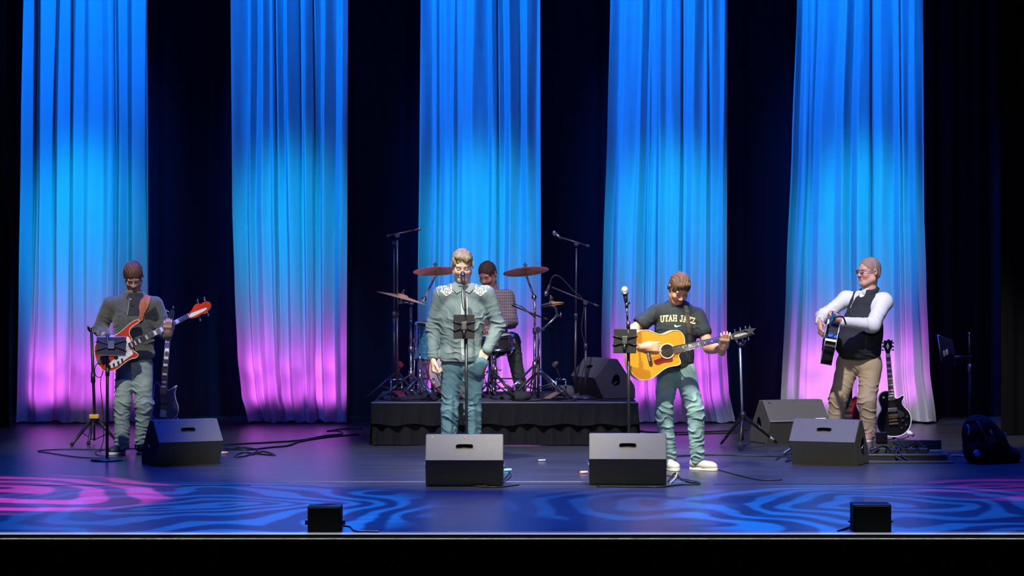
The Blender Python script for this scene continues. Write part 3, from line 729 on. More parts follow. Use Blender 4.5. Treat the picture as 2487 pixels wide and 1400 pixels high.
# ================================================================= drum kit on the riser
def pole(mb, a, b, r): mb.cyl(a, b, r, n=12)
def chrome_tripod(t, cx_px, Y, r, hub_h, top, tubes, angs, double=True):
    """legs as double strut pairs, tubes list of (z0,z1,r)"""
    x = P(cx_px, 0, Y).x; c = Vector((x, Y, RZ))
    mb = MB()
    for z0, z1, rr in tubes: mb.cyl((x, Y, z0), (x, Y, z1), rr, n=12)
    mb.build('pole', M_CHROME, t)
    mb = MB()
    for z0, z1, rr in tubes[1:]:
        mb.cyl((x, Y, z0 - .02), (x, Y, z0 + .03), .021, n=12); mb.tube([(x, Y, z0), (x + .04, Y - .01, z0 + .004)], .006, 6); mb.ball((x + .045, Y - .01, z0 + .004), (.014, .008, .012), n=8)
    mb.cyl((x, Y, RZ + hub_h - .03), (x, Y, RZ + hub_h + .03), .024); mb.build('clutch', M_DULLSTEEL, t)
    for a in angs:
        d = Vector((math.cos(a), math.sin(a), 0)); sd = Vector((-d.y, d.x, 0)) * .011
        e = c + d * r + Vector((0, 0, .02)); mb = MB()
        for s_ in (-1, 1): mb.cyl(c + Vector((0, 0, hub_h)) + sd * s_, e + sd * s_, .006, n=8); mb.cyl(c + Vector((0, 0, hub_h * .28)) + sd * s_, c.lerp(e, .55) + Vector((0, 0, hub_h * .45)) + sd * s_, .005, n=8)
        lg = mb.build('leg', M_CHROME, t); mb = MB(); mb.ball(e - Vector((0, 0, .003)), (.022, .022, .016), n=10); mb.build('rubber_foot', M_RUBBER, lg)
    return c
def cymbal(t, c, r, nrm, bell=True, m=M_BRONZE, name='cymbal'):
    c = Vector(c); pr = [(0.006, .030 * r / .25), (.05 * r / .25, .026 * r / .25), (.062 * r / .25, .012 * r / .25)]
    for k in range(1, 9): q = k / 8; pr.append((.062 * r / .25 + (r - .062 * r / .25) * q, .012 * r / .25 * (1 - q) - .012 * q * q))
    pr += [(r, -.0145)] + [(a, b - .0018) for a, b in pr[::-1]]
    mb = MB(); mb.lathe(c, nrm, pr, 64); cy = mb.build(name, m, t)
    n_ = Vector(nrm).normalized(); mb = MB(); mb.cyl(c + n_ * .028, c + n_ * .045, .018, .014); mb.build('felt', mat('felt', (.05, .05, .05), .9), cy)
    mb = MB(); mb.cyl(c + n_ * .045, c + n_ * .075, .005); mb.box(c + n_ * .055, (.022, .004, .006)); mb.build('wing_nut', M_CHROME, cy)
    return cy
def P28(px, py): return P(px, py, 28.0)
kit_group = None
# crash cymbals
def cymbal_stand(label, cpx, cpy, Y, r, nrm, foot_px, joint, tubes, angs, leg=.36, hub=.30, arm=True):
    t = thing('cymbal_stand', label, 'cymbal', (P(foot_px, 0, Y).x, Y, RZ))
    chrome_tripod(t, foot_px, Y, leg, hub, None, tubes, angs)
    c = P(cpx, cpy, Y); j = P(joint[0], joint[1], Y)
    top = c - Vector(nrm).normalized() * .05
    mb = MB(); mb.cyl(j, top, .010); mb.cyl(top, c + Vector(nrm).normalized() * .03, .006); mb.ball(top, .02, n=10); mb.ball(j, .027, n=12); mb.build('boom_arm', M_CHROME, t)
    cymbal(t, c, r, nrm); return t
Zp = lambda py, Y: CAM_H - (py - HOR) * Y / F_PX
cymbal_stand('bronze crash cymbal on a chrome boom stand, left of the singer\'s head', 1058, 656, 27.7, .215, (-.05, .20, .97), 1050, (1030, 728), [(RZ + .03, Zp(800, 27.7), .013), (Zp(800, 27.7), Zp(735, 27.7), .010)], (math.radians(200), math.radians(320), math.radians(80)))
cymbal_stand('bronze crash cymbal on a chrome boom stand, right of the drummer', 1277, 657, 27.7, .218, (-.10, .20, .97), 1299, (1297, 722), [(RZ + .03, Zp(805, 27.7), .014), (Zp(805, 27.7), Zp(720, 27.7), .011)], (math.radians(215), math.radians(332), math.radians(95)), .38, .32)
cymbal_stand('dark ride cymbal tilted nearly edge-on at the far left of the drum kit', 976, 722, 27.6, .243, (.26, .02, .96), 998, (998, 735), [(RZ + .03, Zp(850, 27.6), .013), (Zp(850, 27.6), Zp(745, 27.6), .010)], (math.radians(205), math.radians(325), math.radians(85)), .3, .24)
# hi-hat on the right with side arm
t = thing('hi_hat', 'small pair of hi-hat cymbals on a bent chrome arm at right of the kit', 'cymbal', (P(1322, 0, 28.1).x, 28.1, RZ))
for k, (z_, nz_) in enumerate(((0, (-.16, .03, .98)), (.016, (-.13, .04, .98)))):
    cymbal(t, P(1340, 740 - z_ * 250, 28.1), .118, nz_, name='hat_cymbal')
mb = MB(); mb.tube([P(1310, 958, 28.1) + Vector((0, 0, 0)), P(1310, 803, 28.1), P(1318, 800, 28.1), P(1353, 767, 28.1), P(1350, 748, 28.1), P(1341, 742, 28.1)], .009, 8); mb.ball(P(1353, 767, 28.1), .018, n=8); mb.ball(P(1318, 800, 28.1), .018, n=8); mb.build('arm', M_CHROME, t)
mb = MB(); mb.cyl(P(1362, 758, 28.1), P(1362, 772, 28.1), .007); mb.cyl(P(1353, 767, 28.1), P(1362, 765, 28.1), .004); mb.build('thumb_screw', M_DULLSTEEL, t)
for a in (30, 150, 270):
    mb = MB(); e = Vector((P(1310, 0, 28.1).x + .2 * math.cos(math.radians(a)), 28.1 + .2 * math.sin(math.radians(a)), RZ + .015)); mb.cyl((P(1310, 0, 28.1).x, 28.1, RZ + .25), e, .008); mb.build('leg', M_CHROME, t)

def drum(name, label, c, r, h, axis, shell_m, lugs=8, head_m=None, legs=()):
    t = thing(name, label, 'drum', c); c = Vector(c); ax, u, w_ = frame(axis)
    mb = MB(); mb.lathe(c, ax, [(r, -h / 2), (r, h / 2)], 48); mb.build('shell', shell_m, t)
    for s_, nm in ((1, 'batter_head'), (-1, 'resonant_head')):
        mb = MB(); mb.lathe(c, ax, [(0, s_ * (h / 2 + .004)), (r * .99, s_ * (h / 2 + .004)), (r * .995, s_ * h / 2)], 48); mb.build(nm, head_m or mat('drum_head', (.7, .7, .68), .4), t)
        mb = MB(); mb.lathe(c, ax, [(r + .001, s_ * (h / 2 - .015)), (r + .010, s_ * (h / 2 - .015)), (r + .010, s_ * (h / 2 + .010)), (r - .004, s_ * (h / 2 + .010)), (r - .004, s_ * (h / 2 + .004))], 48); mb.build('hoop', M_CHROME if r < .25 else shell_m, t)
    for k in range(lugs):
        a = 2 * PI * k / lugs; d = u * math.cos(a) + w_ * math.sin(a); q = c + d * (r + .008)
        mb = MB(); mb.cyl(q - ax * (h / 2), q + ax * (h / 2), .0035, n=6); mb.box(q, (.010, .010, .02), cols(d, ax.cross(d), ax), bev=.003); mb.build('lug', M_CHROME, t)
    for (a, b) in legs:
        mb = MB(); mb.cyl(a, b, .007, n=8); lg = mb.build('leg', M_CHROME, t); mb = MB(); mb.ball(Vector(b), (.014, .014, .012), n=8); mb.build('rubber_foot', M_RUBBER, lg)
    return t
M_BLUESPARK = mat('blue_sparkle_shell', (.10, .42, .72), .22, .5, var=.5, vscale=45, coat=.6)
M_CREAM = mat('cream_head', (.75, .70, .58), .5)
yt = 27.9; xt = P(1050, 0, yt).x
drum('floor_tom', 'blue sparkle floor tom half hidden behind the singer\'s sleeve', (xt, yt, P(0, 830, yt).z), .165, .34, (.05, -.05, 1), M_BLUESPARK, 8, None,
     [((xt + dx * .175, yt + dy * .175, P(0, 880, yt).z + .1), (xt + dx * .185, yt + dy * .185, RZ + .012)) for dx, dy in ((-.95, -.3), (.3, -.95), (.6, .8))])
yk = 27.85; xk = P(1109, 0, yk).x
drum('kick_drum', 'kick drum with a cream front head behind the singer\'s legs', (xk, yk, RZ + .272), .262, .36, (0, -1, .0), mat('kick_shell', (.30, .03, .04), .3, coat=.4), 10, M_CREAM,
     [((xk + s_ * .23, yk - .1, RZ + .3), (xk + s_ * .33, yk - .18, RZ + .012)) for s_ in (-1, 1)])
ysn = 28.15; xs_ = P(1208, 0, ysn).x
sn = drum('snare_drum', 'snare drum with chrome hoops beside the drummer\'s knee', (xs_, ysn, P(0, 832, ysn).z), .155, .13, (-.06, -.08, 1), mat('snare_shell', (.05, .05, .06), .3, .4), 8)
t = thing('snare_stand', 'low chrome snare stand under the snare drum', 'stand', (xs_, ysn, RZ))
chrome_tripod(t, 1203, ysn, .24, .2, None, [(RZ + .03, P(0, 860, ysn).z, .011), (RZ + .25, P(0, 858, ysn).z, .009)], (math.radians(225), math.radians(345), math.radians(100)))
mb = MB(); cz = P(0, 858, ysn).z
for a in (90, 210, 330):
    d = Vector((math.cos(math.radians(a)), math.sin(math.radians(a)), 0)); mb.tube([Vector((xs_, ysn, cz - .03)), Vector((xs_, ysn, cz - .015)) + d * .14, Vector((xs_, ysn, cz + .03)) + d * .172], .007, 6)
mb.build('basket', M_CHROME, t)
t = thing('drum_throne', 'round black drum throne under the drummer', 'stool', (P(1190, 0, 28.75).x, 28.75, RZ)); cx = P(1190, 0, 28.75).x
mb = MB(); mb.lathe((cx, 28.75, RZ + .40), (0, 0, 1), [(0, 0), (.15, 0), (.165, .02), (.165, .06), (.14, .085), (0, .09)], 32); mb.build('seat', mat('black_vinyl', (.012, .012, .014), .4), t)
mb = MB(); mb.cyl((cx, 28.75, RZ + .05), (cx, 28.75, RZ + .41), .016); mb.build('post', M_CHROME, t)
tripod_legs(t, (cx, 28.75, RZ), .24, .22, M_CHROME, (0.4, 2.5, 4.6))
# pedals
def pedal(label, px, Y, rz, m2, bc=None):
    t = thing('drum_pedal', label, 'drum pedal', (P(px, 0, Y).x, Y, RZ)); c = Vector((P(px, 0, Y).x, Y, RZ)); R = rot3(rz=rz)
    mb = MB(); mb.box(c + Vector((0, 0, .012)), (.05, .13, .007), R, bev=.003); mb.build('base_plate', M_BLACK, t)
    mb = MB(); mb.box(c + R @ Vector((0, .0, .05)), (.038, .12, .005), R @ rot3(rx=.28), bev=.003); mb.build('footboard', m2, t)
    mb = MB()
    for sx in (-1, 1): mb.cyl(c + R @ Vector((sx * .055, .12, .02)), c + R @ Vector((sx * .055, .12, .19)), .008, n=8)
    mb.cyl(c + R @ Vector((-.06, .12, .19)), c + R @ Vector((.06, .12, .19)), .008, n=8); mb.build('frame', M_CHROME, t)
    mb = MB(); mb.cyl(c + R @ Vector((0, .12, .19)), c + R @ Vector((0, .02, .33)), .005, n=8); mb.cyl(c + R @ Vector((0, .0, .33)), c + R @ Vector((0, .05, .345)), .022); mb.build('beater', bc or mat('beater_felt', (.09, .08, .08), .8), t)
pedal('drum pedal with red beater at the left end of the riser', 975, 27.35, math.radians(25), mat('pedal_red', (.6, .05, .07), .35, .2), mat('beater_red', (.45, .04, .05), .5))
pedal('kick pedal behind the singer, left of his legs', 1030, 27.5, math.radians(-20), M_DULLSTEEL)
pedal('hi-hat pedal on the riser by the right cymbal stand', 1345, 27.4, math.radians(-35), mat('pedal_bronze', (.5, .28, .15), .4, .6))
# low chrome stand clutter left: second short tripod
t = thing('drum_rack_stand', 'short chrome double-braced stand between the left cymbal stands', 'stand', (P(1020, 0, 27.35).x, 27.35, RZ))
chrome_tripod(t, 1020, 27.35, .22, .22, None, [(RZ + .03, RZ + .30, .011), (RZ + .26, RZ + .44, .009)], (math.radians(190), math.radians(310), math.radians(70)))
t = thing('tom_stand', 'dark tripod stand with crossed struts on the riser, right of the singer\'s leg', 'stand', (P(1237, 0, 27.4).x, 27.4, RZ))
mb = MB(); a = P(1188, 885, 27.4)
mb.cyl(P(1193, 860, 27.4), P(1197, 962, 27.4), .010); mb.cyl(P(1195, 900, 27.4), P(1248, 962, 27.2), .010); mb.cyl(P(1195, 925, 27.4), P(1240, 962, 27.3), .007); mb.cyl(P(1190, 920, 27.5), P(1262, 920, 27.5), .007); mb.cyl(P(1190, 943, 27.5), P(1250, 943, 27.5), .006); mb.cyl(P(1262, 920, 27.5), P(1275, 960, 27.5), .006); mb.build('struts', M_BLACK, t)
mb = MB(); mb.cyl(P(1199, 863, 27.38), P(1200, 885, 27.38), .016); mb.cyl(P(1194, 935, 27.35), P(1203, 958, 27.3), .018, .012); mb.build('fittings', M_CHROME, t)

# cymbal felt stack / overhead microphones
def mic_stand(label, base_px, Y, top, boom_a, boom_b, basetype, mic=None, m=M_BLACK, kn=(), base_r=.13, zb=RZ, name='microphone_stand', extra=None):
    cx = P(base_px, 0, Y).x; t = thing(name, label, 'microphone stand', (cx, Y, zb))
    if basetype == 'round': mb = MB(); round_base(mb, (cx, Y, zb), base_r, .03); mb.build('base', m, t)
    else: tripod_legs(t, (cx, Y, zb), .30, .25, m, basetype, braces=True)
    tp = P(top[0], top[1], Y); mb = MB(); mb.cyl((cx, Y, zb + .02), (cx + (tp.x - cx) * .5, Y, (tp.z + zb) / 2 + .05), .011); mb.cyl((cx + (tp.x - cx) * .5, Y, (tp.z + zb) / 2), tp, .0075); mb.build('pole', m, t)
    mb = MB(); clutch(mb, (cx + (tp.x - cx) * .5, Y, (tp.z + zb) / 2 + .04), .016, .03); mb.build('clutch', m, t); mb = MB(); mb.cyl(tp + Vector((0, .02, 0)), tp - Vector((0, .03, 0)), .022); mb.build('boom_joint', m, t)
    a = P(*boom_a); b = P(*boom_b); mb = MB(); mb.cyl(a, b, .007); mb.cyl(b.lerp(a, .12), b, .012); mb.build('boom', m, t)
    if mic: microphone(t, P(*mic[0]), P(*mic[1]), None, mic[2], mic[3])
    return t
M_GREYMETAL = mat('grey_metal', (.10, .10, .12), .35, .6)
mic_stand('tall overhead microphone stand at the left end of the drum riser', 965, 27.5, (965, 572), (1002, 560, 27.5), (938, 574, 27.5), (math.radians(195), math.radians(315), math.radians(75)), ((1022, 556, 27.5), (1000, 561, 27.5), .016, M_PLASTIC), M_GREYMETAL)
mic_stand('tall overhead microphone stand with silver-tipped microphone, right of the drums', 1397, 27.8, (1400, 592), (1362, 577, 27.8), (1432, 599, 27.8), 'round', ((1342, 563, 27.8), (1366, 581, 27.8), .020, M_DULLSTEEL), M_GREYMETAL, base_r=.07)
t = mic_stand('boom microphone stand whose microphone hangs down beside the right hi-hat', 1423, 27.6, (1422, 735), (1340, 698, 27.6), (1455, 745, 27.6), 'round', ((1324, 719, 27.6), (1335, 692, 27.6), .021, M_GREYMETAL), M_GREYMETAL, base_r=.09)
mb = MB(); mb.tube(spline([P(1335, 692, 27.6), P(1340, 676, 27.6), P(1350, 669, 27.6), P(1364, 676, 27.6), P(1390, 704, 27.6), P(1418, 735, 27.6), P(1412, 800, 27.6), P(1424, 860, 27.6), P(1408, 930, 27.6)], 8), .004, 6); mb.build('cable', M_GREYMETAL, t)
t = mic_stand('short black boom stand reaching in from the right toward the drummer', 1307, 27.55, (1307, 800), (1243, 742, 27.55), (1332, 778, 27.55), (math.radians(210), math.radians(330), math.radians(90)), None, M_BLACK)
mb = MB(); mb.tube([P(1248, 738, 27.55), P(1268, 746, 27.55), P(1300, 772, 27.55)], .006, 6); mb.build('support_arm', M_BLACK, t)
mic_stand('pale thin stand at the left edge of the riser behind the overhead stand', 957, 28.4, (957, 590), (957, 590, 28.4), (962, 600, 28.4), 'round', None, M_GREYMETAL, base_r=.08)
# cloth bags, bits and cables on the riser
def lump(name, label, cat, c, r, m, seed=0, h=.008, amp=.008, group=None):
    f = Field(); rnd = random.Random(seed); c = Vector(c)
    for k in range(5): f.ell(c + Vector((rnd.uniform(-.5, .5) * r[0], rnd.uniform(-.4, .4) * r[1], r[2] * rnd.uniform(.3, .7))), (r[0] * .6, r[1] * .6, r[2] * .55), rot3(rz=rnd.uniform(0, 3)), .03)
    f.plane((0, 0, c.z + .001), (0, 0, 1), .004)
    o = f.mesh(name, m, None, h, disp=folds([(c, max(r) * 2, (1, .3, .2), .07, amp)], seed)); tag(o, label, cat, group); return o
M_DARKCLOTH = mat('dark_cloth', (.018, .018, .022), .85)
lump('cloth_bag', 'low dark cushion-like bag lying on the riser behind the stands, left of the monitor', 'bag', (P(1372, 0, 28.2).x, 28.2, RZ), (.14, .1, .085), mat('grey_bag', (.07, .08, .10), .8), 3)
lump('cloth_bag', 'dark crumpled cloth at the foot of the right cymbal stand', 'bag', (P(1268, 0, 27.3).x, 27.3, RZ), (.1, .08, .07), M_DARKCLOTH, 4)
lump('cloth_bag', 'dark crumpled cloth under the left cymbal stands on the riser', 'bag', (P(1000, 0, 27.25).x, 27.25, RZ), (.13, .07, .04), M_DARKCLOTH, 5)
def cable(label, pts, r=.005, m=None, z=0.006, cat='cable', group=None, name='cable'):
    """pts: floor pixels"""
    q = [Vector(((px - 1243.5) * YF(py, z) / F_PX, YF(py, z), z)) for px, py in pts]
    mb = MB(); mb.tube(spline(q, 8), r, 6); o = mb.build(name, m or M_CABLE); return tag(o, label, cat, group)
def rcable(label, pts, r=.005):
    z = RZ + .006; q = [Vector(((px - 1243.5) * y / F_PX, y, z)) for px, y in pts]
    mb = MB(); mb.tube(spline(q, 8), r, 6); o = mb.build('cable', M_CABLE); return tag(o, label, 'cable')
rcable('black cable running along the riser deck at its right end', [(1390, 27.3), (1430, 27.5), (1470, 27.25), (1520, 27.2), (1540, 27.35)])
rcable('black cable looping among the drum stands left of the singer', [(925, 27.4), (960, 27.2), (1000, 27.12), (1040, 27.15), (1060, 27.3), (1020, 27.25)])
rcable('pale-edged cable loop in front of the right cymbal stand', [(1255, 27.15), (1290, 27.1), (1330, 27.3), (1365, 27.15), (1400, 27.15)])

# floor cables
cable('black cable run from the riser to the left monitor, rear strand', [(545, 1081), (600, 1078), (660, 1075), (730, 1070), (790, 1059), (830, 1055), (822, 1047), (795, 1048), (830, 1043), (880, 1042)], .009)
cable('black cable run from the riser to the left monitor, middle strand', [(545, 1090), (600, 1093), (660, 1087), (700, 1083), (730, 1073), (800, 1062), (870, 1056)], .009)
cable('black looped cable beside the left monitor', [(540, 1098), (580, 1088), (625, 1093), (600, 1107), (570, 1110), (590, 1100), (640, 1104), (668, 1106), (640, 1097), (612, 1105)], .007)
cable('thin cable around the foot of the left guitar stand', [(275, 1112), (200, 1112), (120, 1101), (93, 1096), (150, 1092), (260, 1092), (330, 1090)], .005)
cable('curled thin cable by the bass player\'s tablet stand base', [(255, 1093), (232, 1098), (240, 1107), (262, 1108)], .004)
cable('black cable at the foot of the singer\'s monitor', [(1222, 1172), (1240, 1158), (1238, 1146), (1228, 1160), (1200, 1179), (1150, 1181), (1205, 1184), (1260, 1178)], .006)
cable('black cable at the foot of the acoustic player\'s monitor', [(1622, 1170), (1640, 1150), (1660, 1168), (1700, 1176), (1650, 1178), (1600, 1184), (1540, 1183), (1450, 1182)], .006)
cable('pale cable end beside the acoustic player\'s monitor', [(1628, 1174), (1640, 1162), (1645, 1150)], .007, mat('pale_cable', (.4, .4, .42), .5))
cable('cable crossing the stage behind the acoustic player, rear strand', [(1540, 1047), (1600, 1051), (1680, 1050), (1770, 1047), (1900, 1042)], .008)
cable('cable crossing the stage behind the acoustic player, front strand', [(1545, 1041), (1570, 1050), (1640, 1056), (1700, 1054), (1790, 1052)], .008)
cable('cable crossing toward the right front monitor', [(1640, 1109), (1730, 1105), (1800, 1107), (1860, 1108), (1925, 1110)], .007)
cable('coiled cable left of the right front monitor', [(1925, 1090), (1905, 1103), (1885, 1118), (1900, 1108), (1925, 1104), (1908, 1122), (1930, 1115)], .006)
cable('pale cable end beside the coiled cable on the right', [(1923, 1088), (1905, 1100)], .007, MATS['pale_cable'])
cable('thin dark cable behind the right shoe of the acoustic player', [(1740, 1140), (1790, 1154), (1850, 1167), (1900, 1166)], .005)
cable('cable behind the left front fill speaker', [(829, 1278), (850, 1280), (862, 1290), (890, 1291), (920, 1292)], .006)
cable('cable beside the right front fill speaker', [(2070, 1278), (2050, 1286), (2035, 1290)], .006)
cable('thin cable right of the backpack stand base', [(1700, 1172), (1640, 1160), (1600, 1150)], .004)
# connector ends
for i, (px, py, cm, lb) in enumerate(((1233, 1146, mat('cyan_jack', (.2, .7, .8), .4), 'small pale blue cable connector beside the singer\'s monitor'), (1418, 1152, mat('red_jack', (.7, .35, .3), .4), 'small reddish cable connector left of the acoustic player\'s monitor'), (545, 1104, mat('red_jack', (.7, .35, .3), .4), 'small reddish cable connector beside the left monitor'), (1316, 1122, M_WHITE, 'small scrap of white tape on the floor between the front monitors'))):
    q = P(px, py, YF(py)); q.z = .012; mb = MB(); mb.cyl(q - Vector((.03, 0, 0)), q + Vector((.03, .02, 0)), .012 if i < 3 else .006, n=10); o = mb.build('cable_connector' if i < 3 else 'tape_scrap', cm); tag(o, lb, 'connector' if i < 3 else 'tape')

# ================================================================= right side: pedal case and backpack
yb = YF(1124); xa = P(2108, 0, yb).x; xb = P(2302, 0, yb).x
t = thing('pedalboard_case', 'low black pedalboard case with metal edges lying open behind the right monitor', 'case', ((xa + xb) / 2, yb + .2, 0))
c = Vector(((xa + xb) / 2, yb + .21, 0)); hw = (xb - xa) / 2; M_CASE = mat('case_black', (.02, .021, .019), .6); M_ALU = mat('case_edge', (.30, .31, .30), .45, .6)
mb = MB(); mb.box(c + Vector((0, 0, .035)), (hw, .19, .033), bev=.006); mb.build('tray', M_CASE, t)
mb = MB(); mb.box(c + Vector((hw * .12, .17, .11)), (hw * .88, .018, .05), rot3(rx=-.2), bev=.005); mb.build('lid', mat('case_olive', (.05, .052, .04), .65), t)
mb = MB(); mb.box(c + Vector((0, -.19, .064)), (hw, .004, .006)); mb.box(c + Vector((0, -.19, .008)), (hw, .004, .006)); mb.box(c + Vector((hw, 0, .064)), (.004, .19, .006)); mb.build('metal_edge', M_ALU, t)
mb = MB(); mb.box(c + Vector((hw * .78, -.06, .09)), (.06, .012, .008), bev=.003); mb.build('bright_bar', mat('bright_bar', (.8, .82, .85), .3, .5), t)
mb = MB(); mb.box(c + Vector((hw * .12, .168, .163)), (hw * .88, .008, .004)); mb.build('lid_edge', M_ALU, t)
for i, (dx, dy, cl) in enumerate(((-.78, -.05, (.05, .05, .05)), (-.55, .03, (.08, .09, .07)), (-.30, -.06, (.03, .03, .03)), (.15, -.02, (.04, .04, .04)), (.45, -.03, (.07, .065, .05)))):
    q = c + Vector((hw * dx, dy, .068)); p_ = thing('effects_pedal', ['black effects pedal at the left end of the pedalboard', 'olive effects pedal, second from the left on the pedalboard', 'small black effects pedal left of the board\'s middle', 'black effects pedal right of the board\'s middle', 'brownish effects pedal near the right end of the board'][i], 'effects pedal', q)
    mb = MB(); mb.box(q + Vector((0, 0, .022)), (.036, .055, .02), rot3(rx=.06), bev=.005); mb.build('housing', mat('pedal_%s' % ('black', 'olive', 'jet', 'dark', 'brown')[i], cl, .4), p_)
    for sx in (-1, 0, 1):
        mb = MB(); mb.cyl(q + Vector((sx * .02, .03, .042)), q + Vector((sx * .02, .03, .056)), .007, n=10); mb.build('knob', M_PLASTIC, p_)
    mb = MB(); mb.cyl(q + Vector((0, -.03, .04)), q + Vector((0, -.03, .055)), .009, n=12); mb.build('footswitch', M_CHROME, p_)
mb = MB(); q = c + Vector((-hw * .52, .165, .135)); mb.box(q + Vector((0, 0, .055)), (.05, .02, .045), bev=.006); o = mb.build('wireless_receiver', mat('receiver_black', (.01, .01, .012), .35)); tag(o, 'small black box standing on the back edge of the pedalboard case', 'box')
for k, pts in enumerate(([(-.9, -.15, .1), (-.6, -.1, .13), (-.35, .0, .10), (-.2, -.12, .12), (-.3, -.2, .05), (-.05, -.24, .008)], [(-.25, .1, .15), (-.15, -.05, .13), (-.2, -.16, .10), (-.1, -.2, .04), (.1, -.22, .01)], [(-.1, .12, .17), (0, .0, .12), (.2, .08, .13), (.35, .12, .16), (.5, .05, .12), (.7, .1, .13)])):
    mb = MB(); mb.tube(spline([c + Vector((x * hw, y, z_)) for x, y, z_ in pts], 8), .008, 6); o = mb.build('patch_cable', M_CABLE); tag(o, ('black patch cable hanging off the left half of the pedalboard', 'black patch cable draped over the middle of the pedalboard', 'black patch cable coiled on the right half of the pedalboard')[k], 'cable')
mb = MB(); mb.box((c.x + .01, c.y - .30, .009), (hw + .02, .05, .008), bev=.003); o = mb.build('flat_case_lid', M_ALU if 0 else mat('strip_dark', (.05, .05, .045), .6)); tag(o, 'flat dark strip lying on the floor along the front of the pedalboard case', 'case lid')
yb = YF(1128); bc = P(2397, 0, yb); bc.z = 0
t = thing('backpack', 'black backpack with silver zip pulls slumped on the floor at the far right', 'bag', (bc.x, yb + .18, 0)); b0 = Vector((bc.x, yb + .18, 0))
f = Field(); sx = 1 / 273.
f.ell(b0 + Vector((0, 0, .15)), (.18, .16, .21), None, .05); f.ell(b0 + Vector((.05, 0, .12)), (.17, .15, .16), rot3(ry=.5), .05); f.ell(b0 + Vector((-.05, 0, .28)), (.13, .12, .13), None, .06); f.ell(b0 + Vector((.20, .03, .05)), (.12, .13, .09), None, .05); f.ell(b0 + Vector((0, -.10, .10)), (.15, .10, .12), None, .03)
f.plane((0, 0, .002), (0, 0, 1), .01)
f.mesh('body', mat('backpack_nylon', (.012, .0125, .013), .8, spec=.1), t, .008, disp=folds([(b0 + Vector((0, -.1, .2)), .4, (1, 0, .5), .11, .010)], 4))
mb = MB(); mb.tube(spline([b0 + Vector((-.07, -.10, .36)), b0 + Vector((-.04, -.17, .28)), b0 + Vector((.0, -.19, .18)), b0 + Vector((.03, -.20, .1))], 6), .012, 8); mb.build('shoulder_strap', M_DARKCLOTH, t)
for px, py in ((2408, 1051), (2444, 1057)):
    q = P(px, py, yb + .02); d = Vector((.35, 0, -.6)).normalized(); mb = MB(); mb.box(q, (.006, .004, .022), cols(d.cross(Vector((0, 1, 0))), Vector((0, 1, 0)), d), bev=.002); mb.build('zip_pull', mat('silver_pull', (.85, .85, .8), .3, .4), t)
q = P(2374, 1102, yb - .075); mb = MB(); mb.cyl(q, q + Vector((0, .05, 0)), .026, n=24); lg = mb.build('round_badge', mat('badge_blue', (.03, .25, .75), .4), t)
mb = MB(); mb.tube([q + Vector((.016 * math.cos(a) * .8, -.002, .016 * math.sin(a))) for a in [i * PI / 8 for i in range(16)]], .002, 6, True); mb.build('badge_ring', mat('badge_pale', (.4, .7, .95), .4), lg)
q = P(2351, 1040, yb + .03); mb = MB(); mb.tube(spline([P(2349, 1033, yb + .06), P(2354, 1042, yb + .04), P(2352, 1056, yb + .03)], 5), .008, 8); mb.build('side_strap', mat('strap_blue', (.05, .2, .6), .5), t)
# ================================================================= people: shared anatomy
def nv(*a): return np.array(a, float)
def rmat(R): return np.array(R, float)

